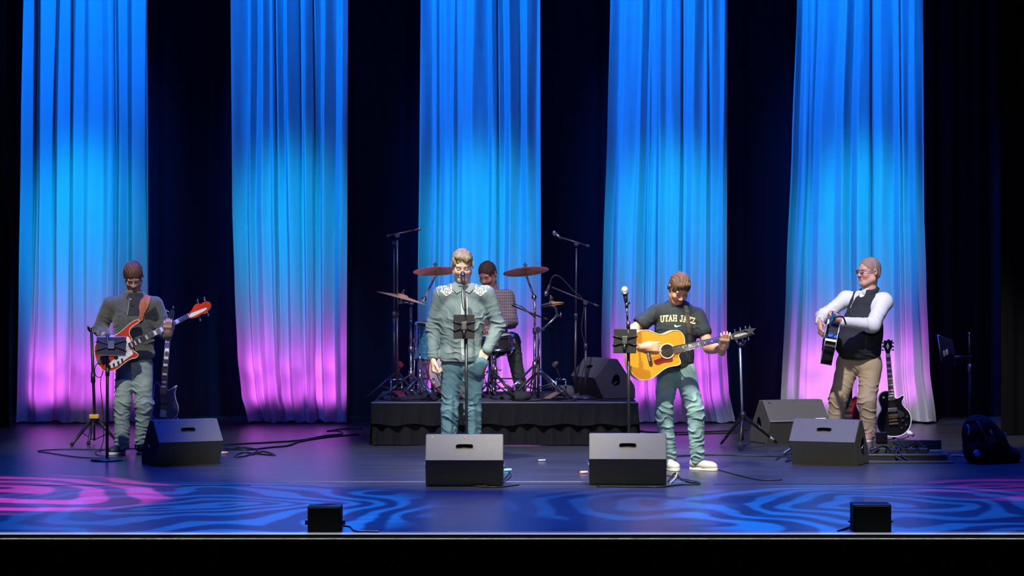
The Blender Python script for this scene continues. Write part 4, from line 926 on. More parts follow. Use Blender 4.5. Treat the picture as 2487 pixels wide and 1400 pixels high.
class Head:
    def __init__(s, c, yaw=0, pitch=0, roll=0, sc=1.0):
        s.c = np.array(c, float); s.s = sc
        s.R = Matrix.Rotation(yaw, 3, 'Z') @ Matrix.Rotation(pitch, 3, 'X') @ Matrix.Rotation(roll, 3, 'Y'); s.Rn = rmat(s.R)
    def w(s, *v): return s.c + s.Rn @ (np.array(v, float) * s.s)
    def loc(s, co): return ((co - s.c) @ s.Rn) / s.s
    def E(s, F, c, r, k, op='u', rot=None): F.ell(s.w(*c), np.array(r) * s.s, s.R @ rot if rot else s.R, k * s.s, op)
    def C(s, F, a, b, ra, rb, k, op='u'): F.cap(s.w(*a), s.w(*b), ra * s.s, rb * s.s, k * s.s, None, op)
    def build(s, F, neck, jaw=1.0, jowl=0.0, beard=0.0):
        s.E(F, (0, .012, .036), (.077, .097, .086), .0)
        s.E(F, (0, -.018, -.035), (.063 * jaw, .072, .078), .03)
        s.E(F, (0, -.062, -.098), (.030 * jaw, .024, .022), .028)
        for x in (-1, 1):
            s.C(F, (x * .056 * jaw, .0, -.062), (x * .022, -.062, -.098), .020 + jowl, .016 + jowl, .03)
            s.E(F, (x * .037, -.064, -.028), (.026, .022, .022), .025)
        s.C(F, (-.040, -.077, .026), (.040, -.077, .026), .010, .010, .018)
        s.C(F, (0, -.083, .012), (0, -.106, -.026), .008, .0125, .014)
        for x in (-1, 1):
            s.E(F, (x * .013, -.098, -.030), (.009, .010, .008), .010)
            s.E(F, (x * .031, -.093, .004), (.017, .012, .0105), .014, 's')
            s.E(F, (x * .031, -.0765, .002), (.0150, .0120, .0110), .004)
            ea = Matrix.Rotation(x * .35, 3, 'Z')
            s.E(F, (x * .083, .016, -.002), (.008, .020, .032), .008, 'u', ea)
            s.E(F, (x * .088, .010, .004), (.005, .011, .018), .005, 's', ea)
        s.C(F, (-.020, -.0885, -.058), (.020, -.0885, -.058), .0062, .0062, .006)
        s.C(F, (-.017, -.0875, -.069), (.017, -.0875, -.069), .0068, .0068, .006)
        s.C(F, (-.022, -.097, -.0635), (.022, -.097, -.0635), .0026, .0026, .004, 's')
        neck = np.array(neck, float)
        F.cap(s.w(0, .030, -.045), neck, .056 * s.s, .062 * s.s, .025)
    def tint(s, skin, lip=(.50, .20, .17), brow=(.16, .10, .07), beard=None, ruddy=.12, eye=(.05, .03, .03)):
        sk = np.array(skin)
        def fn(co):
            q = s.loc(co); x, y, z = q[:, 0], q[:, 1], q[:, 2]; ax = np.abs(x); c = np.tile(sk, (len(co), 1))
            near = (np.abs(z) < .16) & (ax < .12) & (np.abs(y) < .15)
            r = np.exp(-(((ax - .042) / .022) ** 2 + ((z + .03) / .022) ** 2)) * (y < -.03) + .9 * np.exp(-((ax / .016) ** 2 + ((z + .028) / .016) ** 2)) * (y < -.09)
            c = c * (1 - r[:, None] * ruddy * np.array([.1, 1.0, 1.0]))
            n1 = np.sin(co[:, 0] * 190) * np.sin(co[:, 2] * 170 + co[:, 1] * 90); c = c * (1 + .03 * n1)[:, None]
            def mix(m, col): 
                m = (m * near)[:, None]; return c * (1 - m) + np.array(col) * m
            if beard is not None:
                m = np.clip((-.036 - z) / .012, 0, 1) * (y < .02) * np.clip((.10 - np.abs(z + .08)) / .02, 0, 1) * .55; c = mix(m, beard)
            m = np.exp(-((z + .0635) / .0085) ** 4) * (ax < .023) * (y < -.07); c = mix(m * .85, lip)
            m = np.exp(-((z + .0635) / .0018) ** 2) * (ax < .021) * (y < -.07); c = mix(m * .8, (.10, .03, .03))
            m = np.exp(-((z - .027 - .002 * np.cos(ax * 60)) / .0048) ** 2) * (ax > .012) * (ax < .048) * (y < -.05); c = mix(m * .85, brow)
            m = np.exp(-((z + .002) / .0030) ** 2) * (np.abs(ax - .031) < .0135) * (y < -.06); c = mix(m * .9, eye)
            m = np.exp(-((z - .009) / .003) ** 2) * (np.abs(ax - .031) < .014) * (y < -.06); c = mix(m * .35, np.array(skin) * .45)
            return np.clip(c, 0, 1)
        return fn
    def hair(s, name, m, parent, thick=.010, front=.060, seed=0, side=0.0, amp=.004, sweep=0.0, low=-.062, h=.0032):
        F = Field()
        s.E(F, (0, .016, .040), (.077 + thick * .7, .097 + thick * .8, .086 + thick), .0)
        s.E(F, (0, .050, -.020), (.062 + thick * .4, .058 + thick * .6, .060), .03)
        if sweep:
            s.C(F, (-.045 * sweep, -.070, .092), (.050 * sweep, -.060, .100), .020, .016, .02); s.C(F, (-.035 * sweep, -.082, .080), (-.055 * sweep, -.045, .070), .013, .012, .015)
        # face opening, ears, nape
        s.E(F, (0, -.120, front - .105), (.088, .100, .098), .006, 's')
        for x in (-1, 1): s.E(F, (x * .090, -.012 + side, -.035), (.040, .046, .052), .008, 's')
        n = s.Rn @ nv(0, .25, 1); F.plane(s.w(0, .04, low), n, .006)
        def dsp(co, nrm):
            q = s.loc(co); w_ = q[:, 0] + .012 * np.sin(q[:, 1] * 38 + seed) + .010 * np.sin(q[:, 2] * 31 + seed * 2)
            a = np.sin(w_ * 260 + seed) * .55 + np.sin(w_ * 430 + 8 * q[:, 1]) * .35 + .8 * np.sin(w_ * 92 + q[:, 2] * 22 + seed) * np.sin(q[:, 1] * 34 + seed)
            return amp * a * .6
        return F.mesh(name, m, parent, h, disp=dsp, smooth_it=1)

def hand(F, W, d, n, s, curl=(.5, .7, .4), size=1.0, thumb=None, spread=.0, radd=0.0):
    d = Vector(d).normalized(); n = Vector(n); n = (n - d * n.dot(d)).normalized(); s = Vector(s); s = (s - d * s.dot(d) - n * s.dot(n)).normalized(); W = Vector(W); z = size
    R = cols(s, n, d)
    F.box(W + d * .050 * z, (.041 * z, .015 * z, .050 * z), R, .014 * z, .014)
    F.ell(W + d * .045 * z + s * .022 * z + n * .008 * z, (.018 * z, .016 * z, .034 * z), R, .012)
    F.cap(W - d * .05 * z, W + d * .03 * z, .027 * z, .027 * z, .02, (np.array(n), 1.25))
    ln = (.95, 1.06, 1.0, .80)
    for i in range(4):
        p = W + d * (.092 - .004 * (i == 3)) * z + s * (.031 - .0205 * i) * z; a = 0
        fs = (s * (1.5 - i) * spread); c_ = curl if not isinstance(curl[0], (tuple, list)) else curl[i]
        for j, (L_, r0, r1) in enumerate(((.043, .0100, .0092), (.027, .0092, .0082), (.021, .0082, .0068))):
            a += c_[j]; q = p + (d * math.cos(a) + n * math.sin(a) + fs).normalized() * L_ * ln[i] * z
            F.cap(p, q, (r0 + radd) * z, (r1 + radd) * z, .004 if j else .008); p = q
    p0 = W + d * .026 * z + s * .030 * z + n * .006 * z
    t1, t2 = thumb or ((d * .75 + s * .75 + n * .35), (d * 1.0 + s * .25 + n * .35))
    p1 = p0 + Vector(t1).normalized() * .043 * z; p2 = p1 + Vector(t2).normalized() * .032 * z
    F.cap(p0, p1, .0135 * z, .0105 * z, .014); F.cap(p1, p2, .0105 * z, .0085 * z, .006)

def shoe(parent, heel, toe, m_up, m_sole, w=.042, label=None, lace=None, zfloor=0.0):
    """heel, toe: floor points"""
    h = Vector(heel); t_ = Vector(toe); h.z = t_.z = zfloor; d = (t_ - h).normalized(); s = Vector((-d.y, d.x, 0)); L_ = (t_ - h).length; u = Vector((0, 0, 1))
    F = Field(); F.cap(h + d * .045 + u * .055, h + d * (L_ - .055) + u * .035, .044, .034, .03); F.cap(h + d * .05 + u * .06, h + d * .06 + u * .105, .040, .038, .03)
    F.ell(h + d * (L_ - .075) + u * .032, (.075, w, .034), cols(d, s, u), .03); F.ell(h + d * .07 + u * .14, (.034, .028, .045), cols(d, s, u), .012, 's')
    F.plane(h + u * .018, (0, 0, 1), .004)
    o = F.mesh('shoe', m_up, parent, .005)
    if label: o['label'] = label
    pts = smoothpts([(0, -.6), (.0, .6), (.18, .82), (.45, .72), (.7, 1.05), (.9, .85), (1.0, .3), (1.0, -.3), (.9, -.85), (.7, -1.0), (.45, -.75), (.18, -.82)], 2)
    mb = MB(); mb.prism([h + d * (a * (L_ + .006) - .003) + s * (b * (w + .004)) + u * .001 for a, b in pts], u * .024, .004); mb.build('sole', m_sole, o)
    if lace:
        mb = MB()
        for k in range(4):
            c = h + d * (L_ * (.40 + .09 * k)) + u * (.092 - .014 * k); mb.cyl(c - s * .02, c + s * .02, .0035, n=6)
        mb.build('laces', lace, o)
    return o

def ring(F, c, R, rx, ry, r, z0=0, k=.01, a0=0, a1=2 * PI, n=12):
    pr = None
    for i in range(n + 1):
        a = a0 + (a1 - a0) * i / n; q = Vector(c) + R @ Vector((rx * math.sin(a), -ry * math.cos(a), z0))
        if pr is not None: F.cap(pr, q, r, r, k)
        pr = q

# thin coverings that lie on a garment (printing, embroidery, straps), found by looking along the view ray
def patch(name, fn, box, step, Y, target, off, m, parent, thick=0.0, smooth_off=0):
    """fn(px, py) -> bool array; box in pixels; laid on the front of the target mesh"""
    dg = bpy.context.evaluated_depsgraph_get(); tg = target if isinstance(target, (list, tuple)) else [target]
    vs = []; ps = []; b = 0
    for o in tg:
        ofs = BASE[o.name]; vs += [v.co + ofs for v in o.data.vertices]; ps += [[b + i for i in p.vertices] for p in o.data.polygons]; b = len(vs)
    bvh = BVHTree.FromPolygons(vs, ps)
    x0, y0, x1, y1 = box; nx = int((x1 - x0) / step) + 1; ny = int((y1 - y0) / step) + 1
    X, Yp = np.meshgrid(x0 + np.arange(nx) * step, y0 + np.arange(ny) * step, indexing='ij'); M = fn(X, Yp)
    need = np.zeros_like(M); c = M[:-1, :-1] & M[1:, :-1] & M[:-1, 1:] & M[1:, 1:]
    need[:-1, :-1] |= c; need[1:, :-1] |= c; need[:-1, 1:] |= c; need[1:, 1:] |= c
    O = Vector((0, 0, CAM_H)); H = np.full(M.shape, np.nan)
    for i, j in np.argwhere(need):
        d = (P(X[i, j], Yp[i, j], Y) - O).normalized(); h = bvh.ray_cast(O, d)
        if h[0] is not None: H[i, j] = (h[0] - O).length
    if smooth_off:
        for _ in range(smooth_off):
            A = np.stack([np.roll(np.roll(H, a, 0), b_, 1) for a in (-1, 0, 1) for b_ in (-1, 0, 1)]); 
            with np.errstate(all='ignore'):
                import warnings
                with warnings.catch_warnings():
                    warnings.simplefilter('ignore'); Mn = np.nanmean(A, 0); Lo = np.minimum(Mn, H)
            H = np.where(np.isnan(H), H, Lo)
    idx = -np.ones(M.shape, int); mv = []
    for i, j in np.argwhere(need & ~np.isnan(H)):
        idx[i, j] = len(mv); d = (P(X[i, j], Yp[i, j], Y) - O).normalized(); mv.append(O + d * (H[i, j] - off))
    fs = []
    for i, j in np.argwhere(c):
        q = (idx[i, j], idx[i, j + 1], idx[i + 1, j + 1], idx[i + 1, j])
        if min(q) >= 0:
            dd = [H[i, j], H[i, j + 1], H[i + 1, j + 1], H[i + 1, j]]
            if max(dd) - min(dd) < .05: fs.append(q)
    mb = MB(); mb.add(mv, fs, True)
    o = mb.build(name, m, parent, fix=False)
    if thick:
        md = o.modifiers.new('cloth_thickness', 'SOLIDIFY'); md.thickness = thick; md.offset = 0
    return o
def in_poly(pts):
    def fn(X, Y):
        r = np.zeros(X.shape, bool); n = len(pts)
        for i in range(n):
            x0, y0 = pts[i]; x1, y1 = pts[i - 1]
            with np.errstate(all='ignore'): r ^= ((y0 > Y) != (y1 > Y)) & (X < (x1 - x0) * (Y - y0) / (y1 - y0 + 1e-12) + x0)
        return r
    return fn
def near_lines(lines, w):
    def fn(X, Y):
        r = np.zeros(X.shape, bool)
        for ln in lines:
            ww = w
            if isinstance(ln[-1], float): ww = ln[-1]; ln = ln[:-1]
            for (x0, y0), (x1, y1) in zip(ln, ln[1:]):
                dx, dy = x1 - x0, y1 - y0; t = np.clip(((X - x0) * dx + (Y - y0) * dy) / (dx * dx + dy * dy + 1e-9), 0, 1)
                r |= (X - x0 - t * dx) ** 2 + (Y - y0 - t * dy) ** 2 < (ww / 2) ** 2
        return r
    return fn

def denim(name, c, seed=0): return mat(name, c, .85, bump=.35, bscale=420, var=.22, vscale=9, spec=.2)

# ---------------------------------------------------------------- guitars
M_NECK = mat('maple_neck', (.35, .18, .08), .4); M_EBONY = mat('fingerboard_dark', (.03, .02, .018), .4); M_PEARL = mat('pearl', (.85, .87, .85), .3); M_FRET = mat('fret_metal', (.8, .8, .8), .25, 1.0)
M_STRING = mat('string_metal', (.75, .72, .65), .3, 1.0); M_IVORY = mat('ivory_binding', (.85, .80, .66), .4)
def gneck(t, a, b, w0, w1, nrm, nfret, inlays, th=.020, block=True, neck_m=None, bind=False, board_m=None):
    """fingerboard from a (body end) to b (nut); nrm points to the audience side"""
    a = Vector(a); b = Vector(b); ax = (b - a).normalized(); n = Vector(nrm); n = (n - ax * n.dot(ax)).normalized(); w = ax.cross(n).normalized(); L_ = (b - a).length
    mb = MB(); vs = []
    for p, hw in ((a, w0 / 2), (b, w1 / 2)):
        for k in range(9):
            q = PI * k / 8; vs.append(p + w * hw * math.cos(q) - n * th * math.sin(q))
    mb.add(vs, [(i, i + 1, 10 + i, 9 + i) for i in range(8)], True); mb.add([vs[i] for i in range(9)] + [vs[9 + i] for i in range(9)], [tuple(range(9)), tuple(range(17, 8, -1)), (0, 9, 17, 8)])
    nk = mb.build('neck', neck_m or M_NECK, t)
    mb = MB()
    def q4(s0, s1, f, z0, z1):
        c0 = a + ax * s0; c1 = a + ax * s1; h0 = (w0 + (w1 - w0) * s0 / L_) / 2 * f; h1 = (w0 + (w1 - w0) * s1 / L_) / 2 * f
        v = [c0 - w * h0 + n * z0, c0 + w * h0 + n * z0, c1 + w * h1 + n * z0, c1 - w * h1 + n * z0]; v += [p + n * (z1 - z0) for p in v]
        mb.add(v, [(0, 3, 2, 1), (4, 5, 6, 7), (0, 1, 5, 4), (1, 2, 6, 5), (2, 3, 7, 6), (3, 0, 4, 7)])
    if bind: mb.cur = 2; q4(0, L_, 1.0, 0, .004); mb.cur = 0; q4(.002, L_, .90, 0, .0062)
    else: q4(0, L_, 1.0, 0, .006)
    sc = L_ / (1 - 2 ** (-nfret / 12)); pos = [L_ - sc * (1 - 2 ** (-k / 12)) for k in range(nfret + 1)]
    mb.cur = 1
    for k in range(1, nfret + 1): q4(pos[k] - .0015, pos[k] + .0015, .96, .005, .0082)
    mb.cur = 2
    q4(L_ - .004, L_ + .002, 1.0, 0, .010)
    for k in inlays:
        s0, s1 = pos[k], pos[k - 1]; m_ = (s0 + s1) / 2; hw = (s1 - s0) * (.33 if block else .14)
        q4(m_ - hw, m_ + hw, .72 if block else .3, .005, .0070)
    mb.build('fingerboard', [board_m or M_EBONY, M_FRET, M_PEARL], t)
    return ax, w, n
def gstrings(t, a, b, n_, w0, w1, wdir, nrm, r=.0011):
    for i in range(n_):
        f = (i / (n_ - 1) - .5); mb = MB(); mb.cyl(Vector(a) + wdir * w0 * f + nrm * .012, Vector(b) + wdir * w1 * f + nrm * .010, r, n=5); mb.build('string', M_STRING, t)
def tuner(t, p, ax, nrm, m=M_CHROME, r=.009, L_=.024):
    p = Vector(p); ax = Vector(ax).normalized(); mb = MB(); mb.cyl(p, p + ax * L_ * .6, .004, n=8); mb.ball(p + ax * L_, (r * .75, r * .75, r * 1.15), n=10); mb.build('tuning_peg', m, t)
# ================================================================= the bass player (far left)
YB = 25.9
def B(px, py, dy=0.0): return P(px, py, YB + dy)
JKT = mat('olive_fleece', (.082, .088, .072), .9, bump=.5, bscale=260, var=.10, vscale=30, sheen=.3)
t = thing('person', 'person in an olive zip jacket and light jeans playing the red and white bass', 'person', (B(318, 0).x, YB, 0))
hd = Head(B(324, 672, -.03), yaw=math.radians(8), pitch=math.radians(42), roll=math.radians(-4), sc=1.0)
nk = B(324, 722, .02); ch = B(324, 770, .0); pv = B(325, 868, .0); SA = B(267, 741, .0); SB = B(377, 741, .0)
EA = B(243, 800, .03); WA = B(262, 822, -.20); EB = B(400, 806, -.02); WB = B(408, 813, -.20)
HA, HB = B(307, 885), B(343, 885); KA, KB = B(297, 980, -.04), B(350, 982, -.02); AA, AB = B(296, 1085, .0), B(347, 1078, .08)
f = Field(); hd.build(f, nk + Vector((0, .01, 0)))
f.cap(nk, ch, .06, .12, .05, (nv(0, 1, 0), 1.3)); f.cap(pv, ch, .09, .13, .05, (nv(0, 1, 0), 1.3)); f.cap(SA, SB, .045, .045, .05)
for S_, E_, W_ in ((SA, EA, WA), (SB, EB, WB)): f.cap(S_, E_, .044, .037, .03); f.cap(E_, W_, .036, .025, .02)
for H_, K_, A_ in ((HA, KA, AA), (HB, KB, AB)): f.cap(H_, K_, .066, .048, .04); f.cap(K_, A_, .046, .034, .02)
hand(f, WA, (.75, -.35, -.55), (.2, .9, .0), (.5, 0, .85), (.5, .7, .4))
nd = Vector((.92, -.05, .40)).normalized()
hand(f, WB, (.05, -.60, .80), (0, .83, .55), nd, (.30, 1.15, 1.0), thumb=(Vector((.3, .5, .7)), Vector((.2, .1, 1))))
c_ = hd.c
f.mesh('body', M_SKINV, t, .0055, [(tuple(c_ - nv(.10, .14, .14)), tuple(c_ + nv(.10, .13, .13)), .003), (tuple(np.array(WB) - nv(.07, .1, .06)), tuple(np.array(WB) + nv(.07, .07, .12)), .0035)], color=hd.tint((.50, .30, .23), brow=(.20, .12, .08), beard=(.38, .30, .28)))
hd.hair('hair', mat('brown_hair', (.11, .060, .036), .55, spec=.15, var=.35, vscale=60), t, .012, .074, 1, amp=.005)
f = Field()
f.cap(B(326, 850), B(325, 775), .178, .175, .05, (nv(0, 1, 0), 1.35)); f.cap(B(325, 775), B(325, 742), .165, .11, .06, (nv(0, 1, 0), 1.25))
f.cap(SA + Vector((.03, 0, 0)), SB - Vector((.03, 0, 0)), .062, .062, .06); f.cap(B(300, 730), nk, .05, .06, .05); f.cap(B(350, 730), nk, .05, .06, .05)
f.cap(SA, EA, .073, .064, .04); f.cap(EA, WA + (EA - WA) * .05, .062, .046, .03); f.cap(SB, EB, .073, .066, .04); f.cap(EB, WB + (EB - WB) * .0, .062, .044, .03)
f.ell(B(327, 862, -.03), (.17, .12, .05), None, .03)
ring(f, nk + Vector((0, .0, .015)), rot3(rx=.25), .072, .068, .015, .02, .02, .5, 2 * PI - .5)
f.plane(B(325, 873), (0, 0, 1), .008)
jk = f.mesh('jacket', JKT, t, .0055, disp=folds([(EA, .14, (.4, 0, 1), .045, .012), (EB, .14, (-.4, 0, 1), .045, .012), (B(290, 770, -.1), .14, (.6, 0, .7), .08, .008), (B(350, 830, -.1), .2, (.2, 0, 1), .09, .010), (SA, .1, (1, 0, -.5), .06, .006), (SB, .1, (1, 0, .5), .06, .006)], 2))
patch('inner_shirt', in_poly([(313, 712), (345, 712), (352, 724), (341, 735), (338, 768), (309, 768), (314, 735), (307, 724)]), (300, 705, 360, 772), .35, YB, jk, .003, mat('black_knit_and_shade', (.012, .013, .018), .8), jk)
patch('zipper_placket', near_lines([[(313, 722), (314, 735), (309, 768)]], 1.6), (300, 715, 320, 770), .4, YB, jk, .004, mat('zip_grey', (.2, .22, .2), .5), jk)
patch('dark_yoke', in_poly([(352, 764), (378, 744), (388, 770), (380, 782), (362, 776), (350, 776)]), (345, 740, 392, 785), .4, YB, jk, .002, MATS['black_knit_and_shade'], jk)
mb = MB(); q = P(317.5, 727.5, YB - .17); mb.ball(q, .007, n=10); mb.build('snap', M_WHITE, jk)
f = Field()
f.cap(B(310, 880), B(340, 880), .105, .105, .05, (nv(0, 1, 0), 1.15))
for H_, K_, A_, rs in ((B(306, 895), KA, AA, (.090, .074, .066)), (B(346, 895), KB, AB, (.094, .078, .068))):
    f.cap(H_, K_, rs[0], rs[1], .035); f.cap(K_, A_, rs[1], rs[2], .03)
f.plane((0, 0, .035), (0, 0, 1), .004); f.plane(B(325, 858), (0, 0, -1), .005)
f.mesh('jeans', denim('jeans_pale', (.27, .36, .34)), t, .006, disp=folds([(KA, .2, (.25, 0, 1), .060, .013), (KB, .2, (-.25, 0, 1), .060, .013), (AA, .16, (.1, 0, 1), .042, .014), (AB, .16, (.1, 0, 1), .042, .014), (B(325, 905), .16, (.7, 0, 1), .05, .010)], 5))
shoe(t, B(300, 0, .08) , B(268, 0, -.16), mat('dark_shoe', (.015, .018, .03), .6), mat('white_sole', (.7, .7, .68), .5), label='dark sneaker with a white sole', lace=None)
shoe(t, B(338, 0, .16), B(352, 0, -.10), MATS['dark_shoe'], MATS['white_sole'])

# -- the red and white bass
GB = thing('bass_guitar', 'red bass guitar with white pickguard and pale bound horns held by the left player', 'guitar', tuple(B(290, 850, -.22))); yb_ = YB - .22
def G(px, py, dy=0.0): return P(px, py, yb_ + dy)
M_RED = mat('fire_red_lacquer', (.55, .045, .015), .22, coat=.6, var=.25, vscale=5)
ol = smoothpts([(321, 822), (314, 814), (314, 802), (322, 792), (334, 786), (340, 781), (337, 777), (328, 778), (312, 789), (296, 805), (274, 819), (250, 825), (235, 831), (228, 845), (230, 866), (238, 886), (249, 900), (264, 905), (284, 898), (301, 883), (318, 872), (332, 870), (337, 863), (331, 857), (323, 853), (322, 842)], 2)
mb = MB(); mb.prism([G(x, y) for x, y in ol], (0, .036, 0), .005); bd = mb.build('guitar_body', M_RED, GB)
mb = MB(); mb.tube([G(x, y, -.001) for x, y in ol], .0035, 6, True); mb.build('binding', M_IVORY, bd)
pg = smoothpts([(306, 818), (312, 818), (318, 828), (320, 840), (320, 852), (324, 861), (316, 866), (302, 876), (288, 888), (272, 895), (262, 893), (268, 880), (286, 866), (300, 854), (308, 840)], 1)
mb = MB(); mb.prism([G(x, y, -.004) for x, y in pg], (0, .004, 0)); mb.build('pickguard', M_WHITE, GB)
gd = (G(459, 768) - G(318, 838)).normalized(); gn = Vector((0, -1, 0)); gw = gd.cross(gn)
gneck(GB, G(314, 841, -.008), G(459, 767, -.008), .054, .042, gn, 20, (3, 5, 7, 9, 12, 15, 17, 19), .020, True, mat('red_neck', (.30, .05, .02), .35))
hp = [(457, 763), (466, 754), (470, 744), (478, 737), (488, 739), (497, 733), (507, 733), (513, 739), (512, 749), (505, 755), (499, 764), (490, 763), (480, 771), (470, 773), (461, 775)]
mb = MB(); mb.prism([G(x, y, -.004) for x, y in smoothpts(hp, 1)], (0, .016, 0), .002); hs = mb.build('headstock', M_RED, GB)
mb = MB(); mb.prism([G(x, y, -.007) for x, y in smoothpts([(460, 768), (462, 762), (478, 756), (496, 749), (503, 748), (501, 753), (484, 762), (464, 772)], 1)], (0, .003, 0)); mb.build('name_plate', M_WHITE, hs)
for (x, y), d in (((482, 738), (-.3, 0, 1)), ((499, 733), (-.3, 0, 1)), ((484, 770), (.3, 0, -1)), ((503, 758), (.4, 0, -1))): tuner(GB, G(x, y), d, gn, M_CHROME, .012, .030)
mb = MB(); mb.box(G(254, 871, -.012), (.035, .010, .030), cols(gd, gn, gw), bev=.003); mb.build('bridge', M_CHROME, GB)
for px, py in ((296, 852), (279, 861)):
    mb = MB(); mb.box(G(px, py, -.010), (.015, .008, .036), cols(gd, gn, gw), bev=.003); mb.build('pickup', M_CHROME if px > 290 else M_PLASTIC, GB)
for px, py in ((266, 889), (276, 885), (287, 880), (296, 873)):
    mb = MB(); mb.cyl(G(px, py, -.004), G(px, py, -.022), .009, .008, n=12); mb.build('knob', M_PLASTIC, GB)
gstrings(GB, G(254, 871, -.012), G(459, 767, -.012), 4, .050, .032, gw, gn, .0014)
mb = MB(); mb.box(G(240, 878, -.006), (.014, .006, .022), cols(gd, gn, gw), bev=.003); mb.build('jack_plate', mat('cyan_glint_metal', (.5, .75, .8), .2, .9), GB)
st = patch('strap', in_poly([(353, 702), (361, 703), (368, 710), (365, 730), (360, 748), (350, 764), (347, 778), (339, 784), (335, 777), (339, 762), (337, 745), (341, 730), (350, 720), (354, 712)]), (330, 698, 372, 786), .4, YB, jk, .010, mat('tan_leather', (.36, .10, .025), .6, bump=.3, bscale=120), GB, .005, 3)
st['label'] = 'wide tan leather strap'
mb = MB(); mb.tube(spline([G(240, 880, -.01), G(232, 890, -.02), G(230, 905, -.02), G(236, 916, -.02), G(246, 915, 0), G(251, 900, .03), G(244, 930, .05), G(249, 990, .1), G(252, 1060, .1), P(243, 1098, YF(1098))], 8), .0038, 6); mb.build('cable', M_CABLE, GB)

# -- bass on a stand behind him
YG = 27.0
GD = thing('bass_guitar', 'dark blue-black bass guitar standing upright behind the olive-jacket player', 'guitar', tuple(P(400, 960, YG)))
def D(px, py, dy=0.0): return P(px, py, YG + dy)
M_NAVY = mat('navy_lacquer', (.010, .018, .05), .25, coat=.5)
ol = smoothpts([(393, 948), (385, 930), (378, 928), (374, 940), (374, 962), (368, 980), (366, 1000), (374, 1018), (395, 1026), (418, 1022), (432, 1008), (434, 990), (427, 972), (424, 955), (430, 940), (428, 936), (418, 944), (408, 950)], 2)
mb = MB(); mb.prism([D(x, y) for x, y in ol], (0, .04, 0), .006); bd = mb.build('guitar_body', M_NAVY, GD)
mb = MB(); mb.tube([D(x, y, -.001) for x, y in ol], .003, 6, True); mb.build('binding', mat('blue_binding', (.35, .45, .65), .35), bd)
gd = (D(409, 812) - D(397, 950)).normalized(); gw = gd.cross(gn)
gneck(GD, D(396, 956, -.01), D(410, 797, -.01), .060, .046, gn, 20, (3, 5, 7, 9, 12, 15, 17), .02, True, M_NECK)
mb = MB(); mb.prism([D(x, y, -.004) for x, y in smoothpts([(406, 797), (404, 780), (408, 762), (416, 752), (424, 756), (421, 775), (415, 797)], 1)], (0, .016, 0), .002); mb.build('headstock', M_NAVY, GD)
for (x, y), d in (((405, 786), (-1, 0, .1)), ((405, 772), (-1, 0, .1)), ((410, 758), (-1, 0, .4)), ((419, 752), (.4, 0, 1))): tuner(GD, D(x, y), d, gn, M_CHROME, .011, .022)
mb = MB(); mb.box(D(396, 1005, -.012), (.03, .01, .035), cols(gw, gn, gd), bev=.003); mb.build('bridge', M_CHROME, GD)
for py in (975, 990):
    mb = MB(); mb.box(D(397, py, -.008), (.04, .008, .014), cols(gw, gn, gd), bev=.003); mb.build('pickup', M_PLASTIC, GD)
gstrings(GD, D(396, 1005, -.012), D(409, 798, -.012), 4, .050, .032, gw, gn, .0014)
gs = thing('guitar_stand', 'low black stand with a chrome-tipped arm holding the dark blue bass', 'stand', (D(400, 0).x, YG + .1, 0))
mb = MB(); mb.cyl(D(400, 1060, .12), D(406, 860, .12), .011); mb.build('post', M_BLACK, gs)
mb = MB(); mb.tube([D(378, 1020, -.05), D(380, 1030, -.04), D(400, 1036, .10), D(428, 1028, -.04), D(432, 1016, -.05)], .009, 8); mb.build('cradle', M_DULLSTEEL, gs)
for a, b in (((403, 1040), (366, 1080)), ((403, 1040), (440, 1080)), ((403, 1040), (410, 1062))):
    e = P(b[0], b[1], YF(b[1])); e.z = .012; mb = MB(); mb.cyl(D(a[0], a[1], .12), e, .010); mb.build('leg', M_BLACK, gs)
mb = MB(); mb.tube([D(402, 965, .10), D(418, 950, .0), D(429, 940, -.02)], .006, 6); mb.ball(D(429, 939, -.02), .011, n=8); mb.build('support_arm', M_CHROME, gs)

# ================================================================= the singer
YS_ = 24.75
def S(px, py, dy=0.0): return P(px, py, YS_ + dy)
t = thing('person', 'person in a teal shirt with white shoulder embroidery, singing with one hand in a pocket', 'person', (S(1120, 0).x, YS_, 0))
hd = Head(S(1123, 645, -.02), yaw=math.radians(2), pitch=math.radians(24), roll=math.radians(0), sc=1.06)
nk = S(1124, 703, .02); ch = S(1125, 760, 0); pv = S(1120, 880, 0); SA = S(1072, 715); SB = S(1183, 714)
EA = S(1051, 795, .05); WA = S(1052, 868, -.04); EB = S(1209, 795, .05); WB = S(1184, 850, -.075)
HA, HB = S(1098, 890), S(1147, 890); KA, KB = S(1092, 1000, -.03), S(1148, 1000, -.03); AA, AB = S(1090, 1110, .02), S(1152, 1110, .02)
f = Field(); hd.build(f, nk + Vector((0, .01, 0)), jaw=1.04)
f.cap(nk, ch, .06, .12, .05, (nv(0, 1, 0), 1.3)); f.cap(pv, ch, .085, .13, .05, (nv(0, 1, 0), 1.5)); f.cap(SA, SB, .045, .045, .05)
for S0, E_, W_ in ((SA, EA, WA), (SB, EB, WB)): f.cap(S0, E_, .044, .037, .03); f.cap(E_, W_, .036, .026, .02)
for H_, K_, A_ in ((HA, KA, AA), (HB, KB, AB)): f.cap(H_, K_, .064, .048, .04); f.cap(K_, A_, .046, .034, .02)
hand(f, WA + Vector((.0, -.01, -.02)), (.05, -.12, -1), (1, .1, 0), (0, -1, 0), (1.1, 1.3, .9), 1.10)
hand(f, WB + Vector((-.01, .0, -.005)), (-.40, -.06, -.9), (.1, 1, -.05), (-1, -.1, .45), (.1, .1, .1), .98)
c_ = hd.c; W0 = np.array(WA)
